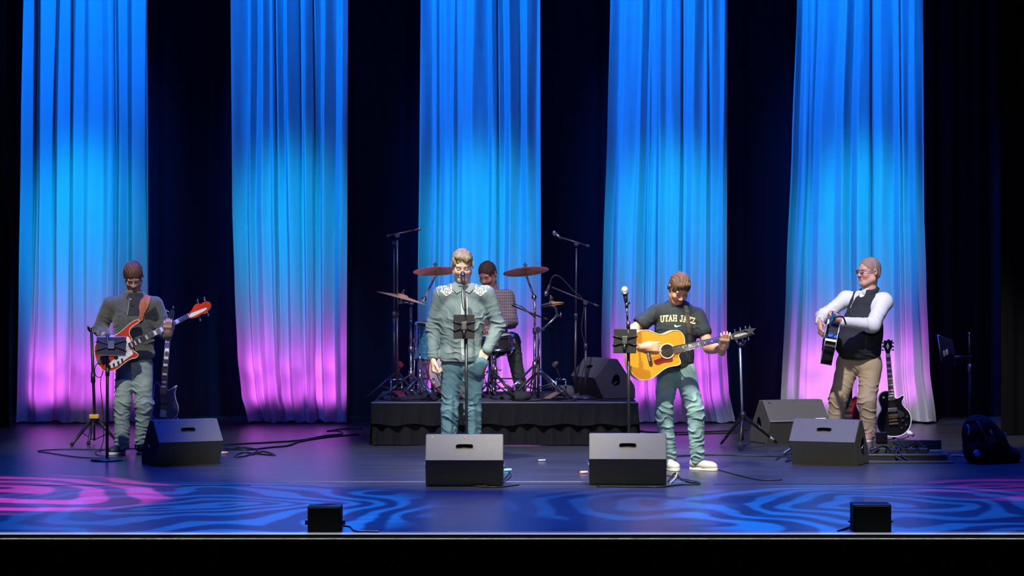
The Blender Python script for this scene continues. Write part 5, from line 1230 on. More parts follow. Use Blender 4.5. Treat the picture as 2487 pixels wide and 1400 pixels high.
f.mesh('body', M_SKINV, t, .0055, [(tuple(c_ - nv(.11, .15, .15)), tuple(c_ + nv(.11, .14, .14)), .0028), (tuple(W0 - nv(.06, .09, .17)), tuple(W0 + nv(.08, .07, .02)), .0035)], color=hd.tint((.64, .45, .34), brow=(.42, .30, .2), beard=None, ruddy=.2))
hd.hair('hair', mat('ash_blond_hair', (.27, .21, .11), .5, spec=.15, var=.45, vscale=55), t, .009, .080, 2, amp=.006, sweep=-1.0)
M_SHIRT = mat('teal_cotton', (.120, .175, .190), .8, bump=.25, bscale=380, var=.10, vscale=12)
f = Field()
f.cap(S(1119, 862), S(1122, 775), .170, .185, .05, (nv(0, 1, 0), 1.45)); f.cap(S(1122, 775), S(1124, 724), .180, .12, .06, (nv(0, 1, 0), 1.35))
f.cap(SA + Vector((.025, 0, 0)), SB - Vector((.025, 0, 0)), .058, .058, .05, ); f.cap(S(1095, 704), nk, .045, .055, .05); f.cap(S(1153, 704), nk, .045, .055, .05)
f.cap(SA, EA, .070, .060, .04); f.cap(EA, WA, .058, .043, .03); f.cap(SB, EB, .070, .062, .04); f.cap(EB, WB + (EB - WB) * .12, .062, .048, .03)
f.cap(S(1100, 866, -.02), S(1140, 866, -.02), .11, .11, .03, (nv(0, 1, 0), 1.1))
for W_, E_ in ((WA, EA), (WB, EB)): q = W_ + (E_ - W_) * .07; f.cap(W_ + (E_ - W_) * .0, W_ + (E_ - W_) * .16, .046, .046, .004)
f.plane(S(1120, 879), (0, .0, 1), .008)
sh = f.mesh('shirt', M_SHIRT, t, .0052, disp=folds([(EA, .16, (.35, 0, 1), .050, .014), (EB, .16, (-.35, 0, 1), .050, .015), (S(1080, 790, -.12), .14, (.8, 0, .8), .07, .012), (S(1170, 790, -.12), .14, (-.8, 0, .8), .07, .012), (S(1120, 860, -.12), .13, (.15, 0, 1), .06, .013), (SA, .1, (1, 0, .6), .06, .007), (SB, .1, (1, 0, -.6), .06, .007), (WA, .1, (0, 0, 1), .04, .007)], 7))
# open collar, placket, cuffs, piping, embroidery
col_m = mat('striped_collar', (.17, .21, .225), .8, var=.12, vscale=160)
f = Field()
ring(f, nk + Vector((0, .01, .012)), rot3(rx=.15), .068, .062, .010, .01, .02, .7, 2 * PI - .7); f.mesh('collar', col_m, sh, .0045)
for pts_ in ([(1100, 686), (1105, 688), (1113, 699), (1121, 707), (1109, 714), (1098, 703)], [(1148, 686), (1143, 688), (1136, 699), (1128, 707), (1140, 713), (1151, 702)]):
    patch('collar_wing', in_poly(pts_), (1094, 682, 1154, 718), .3, YS_, sh, .007, col_m, sh, .005, 2)
M_EMB = mat('cream_embroidery', (.78, .78, .66), .7, bump=.6, bscale=500)
def flourish(mx):
    L_ = []; 
    def X(x): return 1126 + (x - 1126) * mx
    def sp(cx, cy, r0, r1, a0, a1, n=14, w=2.0):
        L_.append([(X(cx + (r0 + (r1 - r0) * k / n) * math.cos(a0 + (a1 - a0) * k / n)), cy + (r0 + (r1 - r0) * k / n) * math.sin(a0 + (a1 - a0) * k / n)) for k in range(n + 1)] + [w])
    # outer shoulder scrolls and a heart-shaped drop of vines
    sp(1070, 697, 5, 1.2, 2.4, 8.0); sp(1101, 706, 3.5, 1, 3.2, -2.4); sp(1073, 707, 3.4, 1, .5, 6.2); sp(1078, 690, 4.5, 1, 3.4, -2.2); sp(1087, 690, 5, 1, 2.6, 7.6); sp(1081, 700, 5.5, 1.5, 3.6, 9.0); sp(1090, 700, 5, 1, -.6, 4.5)
    sp(1086, 708, 7, 2.0, 3.2, 9.6); sp(1092, 711, 4.5, 1, -1.2, 4.8); sp(1080, 710, 3.5, 1, 1.0, 6.4)
    L_.append([(X(x), y) for x, y in ((1073, 700), (1074, 706), (1078, 714), (1084, 719), (1089, 716), (1096, 708), (1097, 698), (1094, 690), (1097, 684))] + [2.2])
    L_.append([(X(x), y) for x, y in ((1064, 696), (1068, 689), (1076, 685), (1086, 684))] + [1.6])
    L_.append([(X(x), y) for x, y in ((1084, 719), (1086, 706), (1083, 696), (1079, 690))] + [1.6])
    return [[*ln[:-1], ln[-1] * 1.12] for ln in L_]
for mx in (1, -1): patch('embroidery', near_lines(flourish(mx), 2), (1058 if mx > 0 else 1150, 680, 1102 if mx > 0 else 1194, 724), .42, YS_, sh, .0035, M_EMB, sh)
M_PIPE = mat('white_piping', (.7, .74, .70), .6)
patch('piping', near_lines([[(1090, 686), (1070, 688), (1060, 697), (1062, 708), (1066, 718)], [(1160, 684), (1178, 690), (1190, 698)], [(1122, 735), (1120, 800), (1121, 838), (1123, 874)], [(1134, 722), (1136, 770), (1137, 800)], [(1064, 871), (1080, 876), (1100, 877), (1120, 878)]], 1.5), (1055, 680, 1195, 880), .5, YS_, sh, .003, M_PIPE, sh)
patch('chin_shadow_patch', in_poly([(1104, 694), (1143, 694), (1140, 698), (1128, 706), (1122, 698), (1110, 695), (1124, 693)]), (1100, 690, 1146, 708), .5, YS_, sh, .003, MATS['black_knit_and_shade'], sh)  # shadow under the chin, laid on the shirt as a black patch
patch('shirt_placket', in_poly([(1119, 704), (1129, 704), (1129, 875), (1122, 876)]), (1115, 702, 1132, 878), .6, YS_, sh, .0028, mat('placket_teal', (.25, .33, .34), .7), sh)
f = Field()
f.cap(S(1100, 890), S(1140, 890), .100, .100, .05, (nv(0, 1, 0), 1.1))
for H_, K_, A_ in ((S(1097, 900), KA, AA), (S(1146, 900), KB, AB)): f.cap(H_, K_, .090, .074, .02); f.cap(K_, A_, .073, .066, .02)
f.plane((0, 0, .035), (0, 0, 1), .004); f.plane(S(1120, 862), (0, 0, -1), .005)
hv = Vector((-.40, -.06, -.9)).normalized(); f.cap(WB + hv * .125, WB + hv * .20, .056, .050, .05, (nv(0, 1, 0), 1.15)); f.cap(S(1160, 885), S(1160, 925), .05, .04, .05)
f.mesh('jeans', denim('jeans_blue', (.075, .155, .20)), t, .006, disp=folds([(KA, .22, (.3, 0, 1), .07, .013), (KB, .22, (-.3, 0, 1), .07, .013), (AA, .18, (0, 0, 1), .05, .012), (AB, .18, (0, 0, 1), .05, .012), (S(1120, 915), .15, (.9, 0, .9), .05, .009)], 9))
shoe(t, S(1088, 0, .08), S(1080, 0, -.20), MATS['dark_shoe'], MATS['white_sole']); shoe(t, S(1153, 0, .08), S(1162, 0, -.20), MATS['dark_shoe'], MATS['white_sole'])
# ================================================================= the acoustic guitarist
YA = 24.0
def A(px, py, dy=0.0): return P(px, py, YA + dy)
t = thing('person', 'person in a dark lettered T-shirt, pale jeans and grey sneakers strumming the yellow guitar', 'person', (A(1650, 0).x, YA, 0))
hd = Head(A(1649, 702, -.05), yaw=math.radians(16), pitch=math.radians(41), roll=math.radians(5), sc=1.0)
nk = A(1644, 742, .03); ch = A(1645, 790, .02); pv = A(1640, 890, .03); SA = A(1594, 757, .02); SB = A(1694, 765, .02)
EA = A(1534, 806, -.04); WA = A(1568, 843, -.26); EB = A(1722, 845, -.08); WB = A(1756, 847, -.24)
HA, HB = A(1623, 905, .02), A(1662, 905, .02); KA, KB = A(1612, 1000, -.02), A(1689, 1000, -.03); AA, AB = A(1626, 1112, .05), A(1694, 1112, .0)
f = Field(); hd.build(f, nk + Vector((0, .01, 0)))
f.cap(nk, ch, .06, .12, .05, (nv(0, 1, 0), 1.3)); f.cap(pv, ch, .085, .12, .05, (nv(0, 1, 0), 1.4)); f.cap(SA, SB, .045, .045, .05)
f.cap(SA, EA, .050, .045, .03); f.cap(EA, EA + (WA - EA) * .4, .046, .043, .03); f.cap(EA + (WA - EA) * .3, WA, .044, .028, .03); f.cap(SB, EB, .052, .043, .03); f.cap(EB, EB + (WB - EB) * .35, .043, .042, .03); f.cap(EB + (WB - EB) * .3, WB, .042, .027, .03)
for H_, K_, A_ in ((HA, KA, AA), (HB, KB, AB)): f.cap(H_, K_, .066, .048, .04); f.cap(K_, A_, .046, .034, .02)
hand(f, WA, (1, -.02, .0), (.0, 1, -.1), (.0, .0, 1), (.30, .45, .35), 1.05, spread=.05)
nd = Vector((.97, 0, .22)).normalized()
hand(f, WB, (.12, -.60, .80), (0, .83, .55), nd, (.30, 1.1, 1.0), 1.0, thumb=(Vector((.3, .5, .7)), Vector((.2, .1, 1))), spread=.06)
c_ = hd.c; W0 = np.array(WA); W1 = np.array(WB)
f.mesh('body', M_SKINV, t, .0055, [(tuple(c_ - nv(.11, .15, .15)), tuple(c_ + nv(.11, .14, .14)), .0028), (tuple(W0 - nv(.02, .06, .06)), tuple(W0 + nv(.20, .09, .07)), .0038), (tuple(W1 - nv(.09, .1, .06)), tuple(W1 + nv(.06, .08, .10)), .0038)], color=hd.tint((.54, .30, .19), brow=(.22, .12, .07), beard=(.42, .22, .17)))
hd.hair('hair', mat('chestnut_hair', (.12, .066, .038), .55, spec=.15, var=.4, vscale=60), t, .012, .070, 5, amp=.006, sweep=.8)
mb = MB(); q = hd.w(-.093, .004, .004); mb.ball(q, (.010, .014, .018), hd.R, 12); e = mb.build('in_ear_monitor', mat('ear_piece', (.02, .02, .02), .4), t)
f = Field()
f.cap(A(1640, 880, .02), A(1642, 800, .02), .150, .162, .05, (nv(0, 1, 0), 1.35)); f.cap(A(1642, 800, .02), A(1644, 765, .02), .165, .12, .06, (nv(0, 1, 0), 1.3))
f.cap(SA + Vector((.03, 0, 0)), SB - Vector((.03, 0, 0)), .050, .050, .06); f.cap(A(1625, 748, .02), nk, .045, .052, .05); f.cap(A(1664, 750, .02), nk, .045, .052, .05)
f.cap(SA, SA + (EA - SA) * .60, .062, .074, .035); f.cap(SB, SB + (EB - SB) * .50, .060, .070, .035)
f.cap(SA + (EA - SA) * .92, EA, .085, .085, .006, None, 's'); f.cap(SB + (EB - SB) * .86, EB, .080, .080, .006, None, 's')
f.ell(nk + Vector((0, -.03, .055)), (.07, .075, .045), rot3(rx=.4), .008, 's')
f.plane(A(1640, 893), (0, 0, 1), .008)
ts = f.mesh('t_shirt', mat('slate_jersey', (.010, .017, .023), .85, bump=.2, bscale=420, var=.08, vscale=10), t, .0052, disp=folds([(A(1610, 790, -.1), .15, (.5, 0, -1), .085, .009), (A(1680, 790, -.1), .13, (.6, 0, 1), .08, .008), (SA, .12, (.9, 0, -.6), .05, .006), (A(1640, 850, -.1), .16, (.15, 0, 1), .07, .009)], 12))
ring_f = Field(); ring(ring_f, nk + Vector((0, -.012, .010)), rot3(rx=.42), .070, .070, .009, .0, .01); ring_f.mesh('neckband', mat('band_dark', (.018, .022, .028), .85), ts, .004)
# arched lettering across the chest, block letters with slab serifs
GL = {'U': [[(.1, 0), (.1, .75), (.3, 1), (.7, 1), (.9, .75), (.9, 0)], [(-.05, 0), (.28, 0)], [(.72, 0), (1.05, 0)]], 'T': [[(.5, 0), (.5, 1)], [(0, .18), (0, 0), (1, 0), (1, .18)], [(.3, 1), (.7, 1)]],
      'A': [[(.1, 1), (.5, 0), (.9, 1)], [(.25, .66), (.75, .66)], [(-.08, 1), (.25, 1)], [(.75, 1), (1.08, 1)]], 'H': [[(.15, 0), (.15, 1)], [(.85, 0), (.85, 1)], [(.15, .5), (.85, .5)], [(0, 0), (.32, 0)], [(0, 1), (.32, 1)], [(.68, 0), (1, 0)], [(.68, 1), (1, 1)]],
      'J': [[(.7, 0), (.7, .75), (.5, 1), (.25, 1), (.1, .75)], [(.45, 0), (.95, 0)]], 'Z': [[(0, .2), (0, 0), (1, 0), (0, 1), (1, 1), (1, .8)]]}
lines = []
def letter(ch, x, y, w, h, sl):
    for ln in GL[ch]: lines.append([(x + a * w, y + b * h + sl * (a - .5) * w) for a, b in ln])
for ch_, x, y, w, h, sl in (('U', 1604.5, 768, 8.2, 14, -.10), ('T', 1615, 767, 7.6, 13.6, -.06), ('A', 1624.5, 766.5, 8.2, 13.8, -.02), ('H', 1635, 766.5, 8.6, 13.8, .02), ('J', 1651, 767.5, 7.8, 14, .08), ('A', 1660.5, 768.5, 8, 14, .12), ('Z', 1671.5, 770.5, 7, 13.5, .18), ('Z', 1681, 773, 6.5, 13, .25)): letter(ch_, x, y, w, h, sl)
patch('lettering', near_lines(lines, 2.5), (1600, 760, 1692, 792), .25, YA, ts, .004, mat('gold_print', (.90, .66, .26), .6), ts)
sw = smoothpts([(1638, 789), (1637, 793), (1641, 796), (1648, 794), (1658, 789.6), (1649, 791.6), (1643, 792), (1641, 790)], 2)
patch('swoosh', in_poly(sw), (1635, 787, 1660, 798), .33, YA, ts, .004, mat('white_print', (.85, .85, .85), .6), ts)
f = Field()
f.cap(A(1625, 898, .02), A(1660, 898, .02), .100, .100, .05, (nv(0, 1, 0), 1.1))
for H_, K_, A_ in ((A(1622, 910, .02), KA, AA), (A(1664, 910, .02), KB, AB)): f.cap(H_, K_, .090, .073, .025); f.cap(K_, A_, .072, .060, .02)
f.plane((0, 0, .05), (0, 0, 1), .004); f.plane(A(1640, 872), (0, 0, -1), .005)
f.mesh('jeans', denim('jeans_faded', (.20, .33, .34)), t, .006, disp=folds([(KA, .2, (.2, 0, 1), .060, .014), (KB, .2, (-.4, 0, 1), .060, .014), (AA, .2, (.1, 0, 1), .045, .013), (AB, .22, (-.2, 0, 1), .048, .014), (A(1645, 920), .16, (.8, 0, 1), .05, .010)], 15))
GS = mat('grey_sneaker', (.42, .42, .38), .7, bump=.4, bscale=300)
shoe(t, A(1616, 0, .10), A(1645, 0, -.14), GS, mat('cream_sole', (.68, .66, .6), .5), label='pale grey sneaker', lace=M_WHITE); shoe(t, A(1677, 0, .05), A(1742, 0, -.10), GS, MATS['cream_sole'], label='pale grey sneaker', lace=M_WHITE)

# -- the yellow acoustic guitar
ya_ = YA - .26
GA = thing('acoustic_guitar', 'golden yellow cutaway acoustic guitar with dark red pickguard', 'guitar', tuple(P(1590, 860, ya_)))
def G(px, py, dy=0.0): return P(px, py, ya_ + dy)
M_TOP = mat('spruce_top', (.64, .265, .018), .28, coat=.5, var=.06, vscale=6); M_SIDE = mat('maple_side', (.62, .38, .13), .35, coat=.3)
ol = smoothpts([(1663, 838), (1663, 822), (1656, 808), (1643, 802), (1631, 805), (1618, 812), (1604, 814), (1590, 809), (1577, 803), (1563, 802), (1548, 808), (1536, 820), (1529, 836), (1526, 857), (1526, 882), (1532, 904), (1544, 918), (1560, 925), (1580, 922), (1596, 911), (1610, 899), (1626, 891), (1644, 889), (1653, 885), (1653, 878), (1648, 868), (1649, 860), (1658, 853)], 2)
mb = MB(); mb.prism([G(x, y, .001) for x, y in ol], (-.03, .100, .0), .004); bd = mb.build('guitar_body', M_SIDE, GA)
mb = MB(); mb.prism([G(x, y, -.0015) for x, y in ol], (0, .0028, 0)); mb.build('soundboard', M_TOP, GA)
mb = MB(); mb.tube([G(x, y, -.001) for x, y in ol], .0035, 6, True); mb.build('binding', mat('amber_binding', (.85, .6, .25), .4), bd)
gd = (G(1776, 819) - G(1633, 851)).normalized(); gn = Vector((0, -1, 0)); gw = gd.cross(gn)
c = G(1620.5, 853.5)
mb = MB(); mb.cyl(c + gn * .0016, c + gn * .0030, .051, n=40); mb.build('soundhole', mat('hole_black', (.008, .004, .003), .9), GA)
mb = MB(); mb.tube([c + gn * .002 + gd * (.059 * math.cos(a)) + gw * (.059 * math.sin(a)) for a in [i * PI / 20 for i in range(40)]], .0062, 6, True); mb.build('rosette', mat('rosette_cream', (.80, .62, .36), .4), GA)
pgp = smoothpts([(1587, 877), (1595, 873), (1605, 870), (1611, 866), (1617, 871), (1626, 872), (1633, 868), (1635, 878), (1627, 880), (1612, 881), (1600, 887), (1592, 886)], 1)
mb = MB(); mb.prism([G(x, y, -.0035) for x, y in pgp], (0, .002, 0)); mb.build('pickguard', mat('tortoise_red', (.20, .02, .012), .25, coat=.5), GA)
mb = MB(); mb.box(G(1577, 868, -.008), (.014, .006, .062), cols(gd, gn, gw), bev=.003); br = mb.build('bridge', M_EBONY, GA)
for k in range(6):
    mb = MB(); q = G(1577, 868, -.014) - gd * .004 + gw * (.055 * (k / 5 - .5)); mb.ball(q, .004, n=8); mb.build('bridge_pin', M_WHITE, br)
gneck(GA, G(1635, 850, -.006), G(1776, 818.5, -.006), .056, .044, gn, 20, (3, 5, 7, 9, 12, 15), .022, False, mat('mahogany', (.22, .09, .04), .4))
mb = MB(); mb.prism([G(x, y, -.006) for x, y in [(1775, 813), (1786, 808), (1806, 802), (1822, 800), (1829, 806), (1827, 815), (1810, 820), (1790, 825), (1778, 826)]], (0, .016, 0), .002); hs = mb.build('headstock', mat('dark_headstock', (.05, .05, .05), .3, coat=.5), GA)
mb = MB(); mb.prism([G(x, y, -.008) for x, y in smoothpts([(1782, 815), (1795, 811), (1812, 808), (1818, 811), (1806, 814), (1796, 818), (1784, 820)], 1)], (0, .002, 0)); mb.build('headstock_inlay', mat('grey_pearl', (.5, .5, .5), .35), hs)
for (x, y), d in (((1786, 809), (-.2, 0, 1)), ((1799, 805), (-.2, 0, 1)), ((1812, 802), (-.2, 0, 1)), ((1789, 825), (.2, 0, -1)), ((1803, 822), (.2, 0, -1)), ((1817, 818), (.2, 0, -1))): tuner(GA, G(x, y), d, gn, M_CHROME, .009, .022)
mb = MB(); sp = []
for k in range(10):
    a = math.radians(90 + 36 * k + 8); r = .055 if k % 2 == 0 else .022; sp.append(G(1822, 804, -.018) + Vector((r * math.cos(a), 0, r * math.sin(a) * .9)))
mb.prism(sp, (0, .008, 0), .002); mb.build('star_ornament', mat('gunmetal', (.08, .085, .09), .4, .4), GA)
gstrings(GA, G(1577, 868, -.010), G(1776, 818.5, -.008), 6, .052, .034, gw, gn, .0010)
mb = MB(); mb.box(G(1772, 819.5, -.018), (.006, .007, .028), cols(gd, gn, gw), bev=.002); mb.build('capo', M_BLACK, GA)
patch('strap', in_poly([(1661, 742), (1668, 739), (1674, 757), (1677, 790), (1680, 815), (1679, 836), (1672, 836), (1670, 812), (1666, 780), (1663, 758)]), (1658, 736, 1683, 838), .35, YA, ts, .009, mat('brown_webbing', (.045, .035, .03), .7), GA, .004, 3)

# ================================================================= the man in the vest
YV = 27.6
def R_(px, py, dy=0.0): return P(px, py, YV + dy)
t = thing('person', 'person with glasses in a dark vest, white sleeves and khaki trousers, body turned left', 'person', (R_(2090, 0).x, YV, 0))
hd = Head(R_(2110, 661, 0), yaw=math.radians(-62), pitch=math.radians(2), roll=math.radians(0), sc=1.08)
fd = Vector((-math.sin(math.radians(48)), -math.cos(math.radians(48)), 0)); fs = Vector((math.cos(math.radians(48)), -math.sin(math.radians(48)), 0)); FN = np.array(fd)
nk = R_(2110, 708, .02); ch = R_(2094, 758, 0); pv = R_(2088, 868, .02); SA = R_(2055, 726, .10); SB = R_(2146, 734, -.06)
EA = R_(1998, 770, .02); WA = R_(1991, 783, -.20); EB = R_(2120, 790, -.30); WB = R_(2046, 782, -.46)
HA, HB = R_(2058, 885, .06), R_(2112, 885, -.02); KA, KB = R_(2036, 970, .02), R_(2106, 975, -.06); AA, AB = R_(2026, 1058, .08), R_(2110, 1050, .0)
f = Field(); hd.build(f, nk, jaw=1.08, jowl=.006)
f.cap(nk, ch, .06, .10, .05, (FN, 1.3)); f.cap(pv, ch, .12, .11, .05, (FN, 1.2)); f.cap(SA, SB, .045, .045, .05)
for S0, E_, W_ in ((SA, EA, WA), (SB, EB, WB)): f.cap(S0, E_, .046, .038, .03); f.cap(E_, W_, .038, .027, .02)
for H_, K_, A_ in ((HA, KA, AA), (HB, KB, AB)): f.cap(H_, K_, .070, .050, .04); f.cap(K_, A_, .048, .036, .02)
hand(f, R_(1991, 787, -.23), (-.05, -.72, -.70), (.95, .1, -.1), (.2, -.7, .7), (.6, .9, .7), 1.05)
hand(f, R_(2042, 781, -.46), (-.85, -.05, .25), (-.2, .5, .85), (-.1, -.9, .3), (.7, .9, .8), 1.0)
c_ = hd.c; W0 = np.array(WA); W1 = np.array(WB)
f.mesh('body', M_SKINV, t, .006, [(tuple(c_ - nv(.14, .14, .16)), tuple(c_ + nv(.13, .13, .14)), .0030), (tuple(W0 - nv(.06, .08, .15)), tuple(W0 + nv(.08, .08, .02)), .004), (tuple(W1 - nv(.14, .09, .05)), tuple(W1 + nv(.02, .08, .09)), .004)], color=hd.tint((.58, .33, .25), brow=(.35, .25, .2), ruddy=.3))
hd.hair('hair', mat('grey_brown_hair', (.27, .20, .165), .6, spec=.15, var=.12, vscale=20), t, .005, .092, 8, amp=.0035, low=-.05)
# glasses
gl = Field(); mb = MB(); rim = []
for x in (-1, 1):
    pts = [hd.w(x * .031 + .021 * math.cos(a), -.104 + .004 * abs(math.cos(a)), .004 + .015 * math.sin(a)) for a in [i * PI / 10 for i in range(20)]]
    mb.tube([Vector(p) for p in pts], .0024, 6, True); mb.tube([Vector(hd.w(x * .052, -.100, .010)), Vector(hd.w(x * .074, -.085, .010)), Vector(hd.w(x * .086, .005, .006)), Vector(hd.w(x * .084, .03, -.006))], .0026, 6)
mb.tube([Vector(hd.w(-.010, -.106, .007)), Vector(hd.w(.010, -.106, .007))], .0024, 6); gf = mb.build('glasses', mat('dark_frame', (.03, .04, .07), .3), t)
for x in (-1, 1):
    mb = MB(); mb.add([hd.w(x * .031 + .020 * math.cos(a), -.1035 + .004 * abs(math.cos(a)), .004 + .014 * math.sin(a)) for a in [i * PI / 8 for i in range(16)]], [tuple(range(16))]); mb.build('lens', mat('lens_glass', (.9, .95, 1), .02, trans=.95), gf)
# shirt sleeves and collar
f = Field(); f.cap(SA, EA, .066, .064, .04); f.cap(EA, WA + (EA - WA) * .05, .062, .044, .04); f.cap(SB, EB, .078, .070, .04); f.cap(EB, WB + (EB - WB) * .03, .068, .044, .04); f.cap(SA, SB, .07, .075, .05); f.cap(SB, ch, .07, .1, .05); f.cap(nk, nk + Vector((0, 0, .012)), .074, .070, .02)
shv = f.mesh('shirt', mat('white_cotton', (.66, .70, .68), .8, bump=.2, bscale=300), t, .006, disp=folds([(EA, .16, (.5, .5, 1), .045, .016), (EB, .16, (1, .3, .5), .055, .012), (WA, .12, (.2, .6, 1), .035, .010), (WB, .12, (1, .2, .2), .04, .008)], 21))
# vest
f = Field()
f.cap(R_(2090, 850, .02), R_(2093, 800, .0), .200, .200, .05, (FN, 1.05)); f.cap(R_(2093, 800, .0), R_(2098, 745, .02), .200, .150, .06, (FN, 1.22)); f.ell(R_(2085, 835, .0) + fd * .06, (.19, .19, .15), None, .05)
f.cap(SA + Vector((.045, .0, -.005)), SB + Vector((-.03, 0, .0)), .066, .074, .06); f.cap(R_(2098, 745, .02), nk - Vector((0, 0, .02)), .10, .075, .05)
f.cap(SA + (EA - SA) * .55, EA, .075, .085, .01, None, 's'); f.cap(SB + (EB - SB) * .50, EB, .085, .10, .01, None, 's')
ring(f, nk + Vector((0, 0, -.005)), rot3(rz=math.radians(-48)) @ rot3(rx=.3), .088, .082, .014, .01, .02, .55, 2 * PI - .55)
f.ell(nk + fd * .095 + Vector((0, 0, .0)), (.035, .045, .07), None, .01, 's')
f.plane(R_(2090, 872), (0, 0, 1), .008)
vs_ = f.mesh('vest', mat('charcoal_fleece', (.022, .027, .033), .85, bump=.3, bscale=280, spec=.3), t, .006, disp=folds([(R_(2110, 830, -.2), .2, (.5, 0, 1), .12, .008), (R_(2060, 750, -.1), .1, (1, 0, .4), .06, .009), (R_(2090, 865, -.2), .14, (.1, 0, 1), .05, .006)], 23))
patch('zip', near_lines([[(2083, 716), (2077, 724), (2071, 735), (2065, 748)]], 1.8), (2060, 712, 2088, 750), .4, YV, vs_, .004, mat('zip_pale', (.6, .62, .55), .5), vs_)
patch('shirt_front', in_poly([(2080, 704), (2100, 708), (2090, 716), (2080, 722), (2072, 732), (2074, 718)]), (2068, 700, 2104, 735), .6, YV, vs_, .003, MATS['white_cotton'], vs_)
patch('pocket_seam', near_lines([[(2108, 802), (2103, 825), (2102, 850)]], 1.6), (2098, 800, 2112, 852), .5, YV, vs_, .003, mat('seam_grey', (.13, .14, .13), .6), vs_)
f = Field()
f.cap(R_(2062, 880, .05), R_(2112, 880, -.01), .118, .118, .05)
for H_, K_, A_ in ((R_(2058, 895, .05), KA, AA), (R_(2114, 895, -.02), KB, AB)): f.cap(H_, K_, .108, .086, .03); f.cap(K_, A_, .084, .074, .03)
f.plane((0, 0, .045), (0, 0, 1), .004); f.plane(R_(2090, 862), (0, 0, -1), .005)
f.mesh('trousers', mat('khaki_twill', (.38, .30, .195), .8, bump=.2, bscale=350, var=.05, vscale=10), t, .006, disp=folds([(KA, .2, (.3, 0, 1), .075, .013), (KB, .2, (-.2, 0, 1), .075, .012), (AA, .16, (0, 0, 1), .05, .012), (AB, .16, (0, 0, 1), .05, .012), (R_(2075, 905), .16, (.5, 0, 1), .045, .009)], 25))
shoe(t, R_(2034, 0, .16), R_(2006, 0, -.08), mat('tan_shoe', (.35, .22, .16), .5), MATS['white_sole']); shoe(t, R_(2116, 0, .08), R_(2104, 0, -.19), MATS['tan_shoe'], MATS['white_sole'], label='brown shoe with a pale sole')
# -- his black acoustic, seen nearly edge-on, neck toward the audience
un = Vector((-.16, -.10, 0)); gnn = Vector((-.985, .09, .17)).normalized(); gx = Vector((.06, -.95, .30)); gx = (gx - gnn * gx.dot(gnn)).normalized(); gww = gx.cross(gnn).normalized()
if gww.z < 0: gww = -gww
BC = R_(2003, 826, -.22)
GK = thing('acoustic_guitar', 'black acoustic guitar seen edge-on, neck toward the audience, held by the man in the vest', 'guitar', tuple(BC))
def K(x, w_, n_=0.0): return BC + gx * x + gww * w_ + gnn * n_
M_GLOSS = mat('black_gloss', (.006, .006, .007), .18, coat=.6)
ol = smoothpts([(.24, .0), (.235, .09), (.19, .135), (.12, .14), (.05, .115), (-.02, .125), (-.10, .175), (-.19, .19), (-.255, .13), (-.27, 0), (-.255, -.13), (-.19, -.19), (-.10, -.175), (-.02, -.125), (.05, -.115), (.12, -.14), (.19, -.135), (.235, -.09)], 2)
mb = MB(); mb.prism([K(a, b) for a, b in ol], gnn * -.105, .004); bd = mb.build('guitar_body', M_GLOSS, GK)
for z_ in (0, -.105):
    mb = MB(); mb.tube([K(a, b, z_) for a, b in ol], .0028, 6, True); mb.build('binding', M_IVORY if z_ else M_PEARL, bd)
gneck(GK, K(.12, 0, .004), K(.58, 0, .004), .056, .044, gnn, 20, (3, 5, 7, 9, 12), .022, False, M_GLOSS)
mb = MB(); mb.prism([K(.58, -.024, .004), K(.62, -.032, .0), K(.74, -.036, -.03), K(.76, 0, -.035), K(.74, .036, -.03), K(.62, .032, 0), K(.58, .024, .004)], gnn * -.015, .002); hs = mb.build('headstock', M_GLOSS, GK)
for k in range(3):
    for s_ in (-1, 1): tuner(GK, K(.63 + .04 * k, s_ * .032, -.015), gww * s_, gnn, M_CHROME, .010, .024)
mb = MB(); mb.cyl(K(.10, 0, .001), K(.10, 0, .003), .05, n=32); mb.build('soundhole', MATS['hole_black'], GK)
mb = MB(); mb.box(K(-.12, 0, .005), (.015, .006, .07), cols(gx, gnn, gww)); mb.build('bridge', M_EBONY, GK)
gstrings(GK, K(-.12, 0, .004), K(.58, 0, .006), 6, .052, .034, gww, gnn, .001)
mb = MB(); mb.tube(spline([K(.62, .0, -.02), K(.60, .05, -.06), K(.5, .09, -.12), K(.40, .06, -.16)], 6), .008, 6); mb.build('strap_end', M_DARKCLOTH, GK)

# -- black single-cut electric on its stand
YL = 27.9
def L(px, py, dy=0.0): return P(px, py, YL + dy)
GL_ = thing('electric_guitar', 'black single-cutaway electric guitar with white binding and gold hardware, upright on a stand', 'guitar', tuple(L(2170, 1010)))
ol = smoothpts([(2157, 951), (2146, 951), (2137, 957), (2133, 970), (2137, 984), (2142, 995), (2135, 1005), (2129, 1020), (2130, 1037), (2139, 1052), (2155, 1060), (2173, 1062), (2192, 1058), (2206, 1046), (2213, 1030), (2213, 1012), (2206, 998), (2195, 988), (2190, 978), (2196, 967), (2195, 961), (2190, 961), (2183, 967), (2175, 969), (2171, 960), (2170, 951)], 2)
mb = MB(); mb.prism([L(x, y) for x, y in ol], (0, .05, 0), .006); bd = mb.build('guitar_body', M_GLOSS, GL_)
mb = MB(); mb.tube([L(x, y, -.001) for x, y in ol], .0048, 6, True); mb.build('binding', mat('white_binding', (.85, .88, .85), .4), bd)
gd = (L(2157, 862) - L(2166, 968)).normalized(); gn = Vector((0, -1, 0)); gw = gd.cross(gn)
gneck(GL_, L(2166, 972, -.008), L(2156.5, 860, -.008), .058, .045, gn, 22, (1, 3, 5, 7, 9, 12, 15, 17, 19), .02, True, M_GLOSS, bind=True)
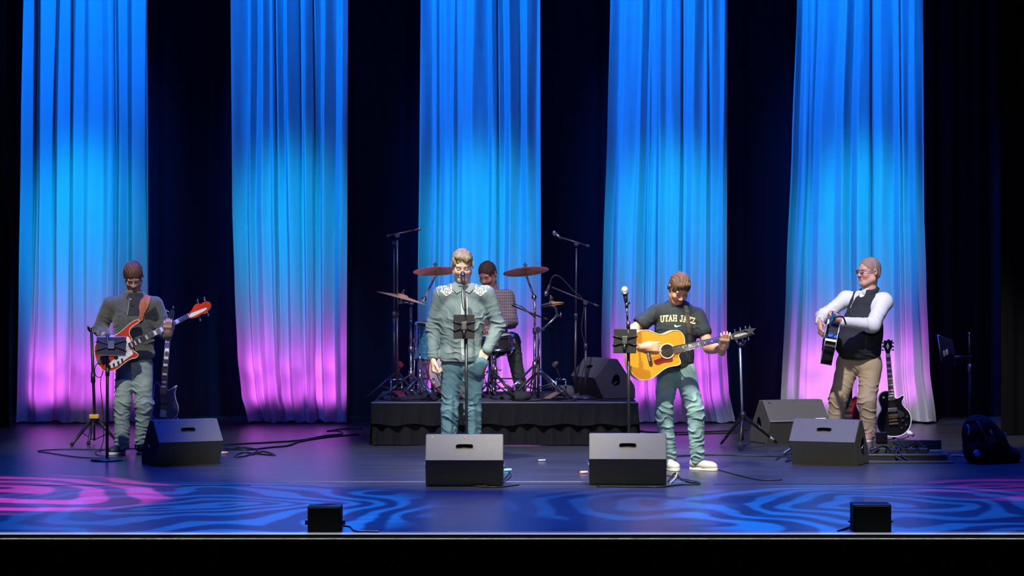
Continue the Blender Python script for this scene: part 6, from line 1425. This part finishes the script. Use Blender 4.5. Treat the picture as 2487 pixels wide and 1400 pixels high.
mb = MB(); mb.prism([L(x, y, -.004) for x, y in smoothpts([(2152, 861), (2149, 848), (2144, 842), (2147, 836), (2146, 826), (2153, 829), (2158, 823), (2164, 829), (2169, 824), (2166, 836), (2168, 843), (2163, 850), (2161, 861)], 1)], (0, .015, 0), .002); hs = mb.build('headstock', M_GLOSS, GL_)
mb = MB(); mb.prism([L(x, y, -.006) for x, y in [(2156, 833), (2160, 842), (2156, 850), (2152, 842)]], (0, .002, 0)); mb.build('headstock_inlay', M_PEARL, hs)
for k, y in enumerate((851, 843, 834)):
    tuner(GL_, L(2149, y), (-1, 0, .1), gn, M_CHROME, .010, .020); tuner(GL_, L(2164, y), (1, 0, .1), gn, M_CHROME, .010, .020)
M_GOLD = mat('gold_hardware', (.95, .62, .22), .25, 1.0)
for y, m_ in ((996, M_DULLSTEEL), (1012, M_GOLD)):
    mb = MB(); mb.box(L(2168 + (y - 996) * .1, y, -.008), (.045, .007, .018), cols(gw, gn, gd), bev=.003); mb.build('pickup', m_, GL_)
mb = MB(); mb.box(L(2170, 1022, -.012), (.042, .009, .007), cols(gw, gn, gd), bev=.002); mb.build('bridge', M_GOLD, GL_)
mb = MB(); mb.box(L(2171, 1030, -.012), (.045, .009, .008), cols(gw, gn, gd), bev=.003); mb.build('tailpiece', M_GOLD, GL_)
for px, py in ((2192, 1022), (2203, 1012), (2190, 1040), (2201, 1032)):
    mb = MB(); mb.cyl(L(px, py, -.002), L(px, py, -.02), .011, .009, n=14); mb.build('knob', mat('amber_black_knob', (.06, .05, .04), .3), GL_)
mb = MB(); mb.prism([L(x, y, -.010) for x, y in [(2180, 998), (2184, 996), (2196, 1004), (2195, 1012), (2186, 1016), (2180, 1010)]], (0, .003, 0)); mb.build('pickguard', M_PLASTIC, GL_)
gstrings(GL_, L(2170, 1024, -.016), L(2156.5, 860, -.008), 6, .050, .034, gw, gn, .001)
mb = MB(); mb.cyl(L(2146, 966, -.002), L(2146, 966, -.012), .012, n=14); mb.build('pickup_switch', M_IVORY, GL_)
gs = thing('guitar_stand', 'black stand with pale padded rests under the black electric guitar', 'stand', (L(2172, 0).x, YL + .12, 0))
mb = MB(); mb.cyl(L(2172, 1085, .12), L(2162, 900, .12), .012); mb.build('post', M_BLACK, gs)
mb = MB(); mb.tube([L(2128, 1050, -.06), L(2134, 1062, -.04), L(2172, 1072, .08), L(2206, 1060, -.04)], .009, 8); mb.build('cradle', M_BLACK, gs)
mb = MB(); mb.cyl(L(2206, 1050, -.06), L(2218, 1058, -.02), .018); mb.build('padded_rest', M_WHITE, gs)
for b in ((2128, 1080), (2222, 1078), (2170, 1060)):
    e = P(b[0], b[1], YF(b[1])); e.z = .014; mb = MB(); mb.cyl(L(2172, 1066, .12), e, .011); mb.build('leg', M_BLACK, gs)
# -- dark red electric behind his legs
YR = 28.6
def Q(px, py, dy=0.0): return P(px, py, YR + dy)
GR = thing('electric_guitar', 'dark red electric guitar on a stand seen between the khaki trouser legs', 'guitar', tuple(Q(2062, 1000)))
ol = smoothpts([(2058, 972), (2048, 962), (2042, 968), (2043, 985), (2038, 1000), (2034, 1018), (2042, 1036), (2062, 1042), (2084, 1036), (2092, 1018), (2086, 1000), (2078, 985), (2084, 968), (2078, 962), (2068, 972)], 2)
mb = MB(); mb.prism([Q(x, y) for x, y in ol], (0, .045, 0), .006); bd = mb.build('guitar_body', mat('cherry_lacquer', (.30, .012, .015), .22, coat=.5), GR)
mb = MB(); mb.tube([Q(x, y, -.001) for x, y in ol], .003, 6, True); mb.build('binding', M_IVORY, bd)
gd = (Q(2066, 850) - Q(2062, 985)).normalized(); gw = gd.cross(gn)
gneck(GR, Q(2062, 985, -.008), Q(2067, 855, -.008), .058, .045, gn, 22, (3, 5, 7, 9, 12), .02, True)
mb = MB(); mb.prism([Q(2062, 855, -.004), Q(2060, 830, -.004), Q(2066, 820, -.004), Q(2074, 830, -.004), Q(2072, 855, -.004)], (0, .015, 0)); mb.build('headstock', M_GLOSS, GR)
mb = MB(); mb.prism([Q(x, y, -.004) for x, y in [(2050, 985), (2064, 982), (2062, 1010), (2046, 1016)]], (0, .003, 0)); mb.build('pickguard', M_PLASTIC, GR)
for y in (1000, 1014):
    mb = MB(); mb.box(Q(2061, y, -.008), (.04, .007, .014), cols(gw, gn, gd), bev=.003); mb.build('pickup', M_CHROME, GR)
mb = MB(); mb.box(Q(2060, 1024, -.01), (.04, .009, .008), cols(gw, gn, gd), bev=.003); mb.build('bridge', M_CHROME, GR)
gs = thing('guitar_stand', 'black stand holding the dark red guitar behind the man in khakis', 'stand', (Q(2062, 0).x, YR + .12, 0))
mb = MB(); mb.cyl(Q(2062, 1052, .12), Q(2064, 900, .12), .011); mb.build('post', M_BLACK, gs)
mb = MB(); mb.tube([Q(2040, 1034, -.05), Q(2044, 1044, -.03), Q(2062, 1048, .1), Q(2082, 1044, -.03), Q(2086, 1034, -.05)], .009, 8); mb.build('cradle', M_BLACK, gs)
for b in ((2035, 1060), (2092, 1060), (2064, 1048)):
    e = P(b[0], b[1], YF(b[1])); e.z = .012; mb = MB(); mb.cyl(Q(2062, 1040, .12), e, .010); mb.build('leg', M_BLACK, gs)

# ================================================================= the drummer
YD = 28.65
def U(px, py, dy=0.0): return P(px, py, YD + dy)
t = thing('person', 'person in a checked shirt seated behind the drums, partly hidden by the singer', 'person', (U(1195, 0).x, YD, RZ))
hd = Head(U(1184, 668, -.03), yaw=math.radians(-28), pitch=math.radians(30), roll=0, sc=1.0)
nk = U(1192, 702, .02); ch = U(1192, 745, 0); pv = U(1190, 825, .08); SA = U(1150, 722, 0); SB = U(1231, 722, 0)
EA = U(1138, 785, -.05); WA = U(1170, 795, -.30); EB = U(1241, 782, -.05); WB = U(1218, 790, -.28)
HA, HB = U(1172, 838, .0), U(1212, 838, .0); KA, KB = U(1150, 835, -.42), U(1243, 828, -.38); AA, AB = U(1148, 925, -.35), U(1262, 930, -.30)
f = Field(); hd.build(f, nk)
f.cap(nk, ch, .06, .12, .05, (nv(0, 1, 0), 1.3)); f.cap(pv, ch, .13, .13, .05, (nv(0, 1, 0), 1.2)); f.cap(SA, SB, .045, .045, .05)
for S0, E_, W_ in ((SA, EA, WA), (SB, EB, WB)): f.cap(S0, E_, .044, .038, .03); f.cap(E_, W_, .038, .027, .02)
for H_, K_, A_ in ((HA, KA, AA), (HB, KB, AB)): f.cap(H_, K_, .066, .050, .04); f.cap(K_, A_, .048, .036, .02)
hand(f, WA, (.5, -.8, -.1), (.1, -.2, -1), (.8, .4, 0), (.9, 1.0, .6)); hand(f, WB, (-.5, -.8, -.1), (.1, -.2, -1), (-.8, .4, 0), (.9, 1.0, .6))
c_ = hd.c
f.mesh('body', M_SKINV, t, .0065, [(tuple(c_ - nv(.11, .15, .15)), tuple(c_ + nv(.11, .14, .14)), .0035)], color=hd.tint((.42, .22, .17), brow=(.1, .06, .05), beard=(.25, .13, .11)))
hd.hair('hair', mat('dark_hair', (.06, .035, .035), .6, spec=.15, var=.3, vscale=60), t, .008, .080, 9, amp=.004)
def checks():
    m = mat('checked_cotton', (.2, .2, .2), .8); nt = m.node_tree; n = nt.nodes; L_ = nt.links
    tc = n.new('ShaderNodeTexCoord'); out = []
    for ax, sc_ in ((0, 95), (2, 70)):
        sx = n.new('ShaderNodeSeparateXYZ'); L_.new(tc.outputs['Object'], sx.inputs[0]); mu = n.new('ShaderNodeMath'); mu.operation = 'MULTIPLY'; mu.inputs[1].default_value = sc_ * 2 * PI / 2; L_.new(sx.outputs[ax], mu.inputs[0])
        si = n.new('ShaderNodeMath'); si.operation = 'SINE'; L_.new(mu.outputs[0], si.inputs[0]); out.append(si)
    mm = n.new('ShaderNodeMath'); mm.operation = 'ADD'; L_.new(out[0].outputs[0], mm.inputs[0]); L_.new(out[1].outputs[0], mm.inputs[1])
    rp = n.new('ShaderNodeValToRGB'); rp.color_ramp.interpolation = 'CONSTANT'; rp.color_ramp.elements[0].color = (.05, .04, .06, 1); rp.color_ramp.elements[1].position = .42; rp.color_ramp.elements[1].color = (.24, .22, .23, 1)
    e = rp.color_ramp.elements.new(.12); e.color = (.16, .12, .13, 1)
    mr = n.new('ShaderNodeMapRange'); mr.inputs['From Min'].default_value = -2; mr.inputs['From Max'].default_value = 2; L_.new(mm.outputs[0], mr.inputs[0]); L_.new(mr.outputs[0], rp.inputs[0]); L_.new(rp.outputs[0], n['Principled BSDF'].inputs['Base Color']); return m
f = Field(); f.cap(U(1190, 835, .07), U(1192, 770, .02), .165, .172, .05, (nv(0, 1, 0), 1.25)); f.cap(U(1192, 770, .02), U(1192, 735), .165, .12, .06, (nv(0, 1, 0), 1.25)); f.cap(SA, SB, .062, .062, .06); f.cap(nk, U(1192, 735), .058, .1, .04)
f.cap(SA, EA, .074, .066, .04); f.cap(SB, EB, .074, .068, .04); f.cap(EA, WA + (EA - WA) * .25, .062, .052, .03); f.cap(EB, WB + (EB - WB) * .25, .066, .052, .03)
f.mesh('checked_shirt', checks(), t, .0065, disp=folds([(EB, .15, (.4, 0, 1), .05, .013), (SB, .12, (1, 0, .4), .06, .008)], 31))
f = Field(); f.cap(HA, HB, .11, .11, .05)
for H_, K_, A_ in ((HA, KA, AA), (HB, KB, AB)): f.cap(H_, K_, .095, .080, .03); f.cap(K_, A_, .078, .062, .03)
f.mesh('jeans', denim('jeans_dark', (.055, .075, .085)), t, .0065, disp=folds([(KB, .18, (0, 0, 1), .06, .012), (AB, .16, (.1, 0, 1), .05, .010)], 33))
shoe(t, AA + Vector((0, .06, 0)), AA + Vector((-.03, -.20, 0)), MATS['dark_shoe'], M_RUBBER, zfloor=RZ + .002); shoe(t, AB + Vector((0, .06, 0)), AB + Vector((.03, -.20, 0)), MATS['dark_shoe'], M_RUBBER, zfloor=RZ + .002)
for W_, d in ((WA, Vector((.55, -.75, .12))), (WB, Vector((-.45, -.85, .08)))):
    o = MB(); d.normalize(); q = W_ + Vector((0, -.075, -.02)); o.cyl(q - d * .08, q + d * .26, .0075, .005, n=8); o.ball(q + d * .265, (.008, .008, .008), n=8); o = o.build('drumstick', mat('hickory', (.5, .33, .18), .5)); tag(o, 'wooden drumstick in the drummer\'s %s hand' % ('left-side' if W_ is WA else 'right-side'), 'drumstick')
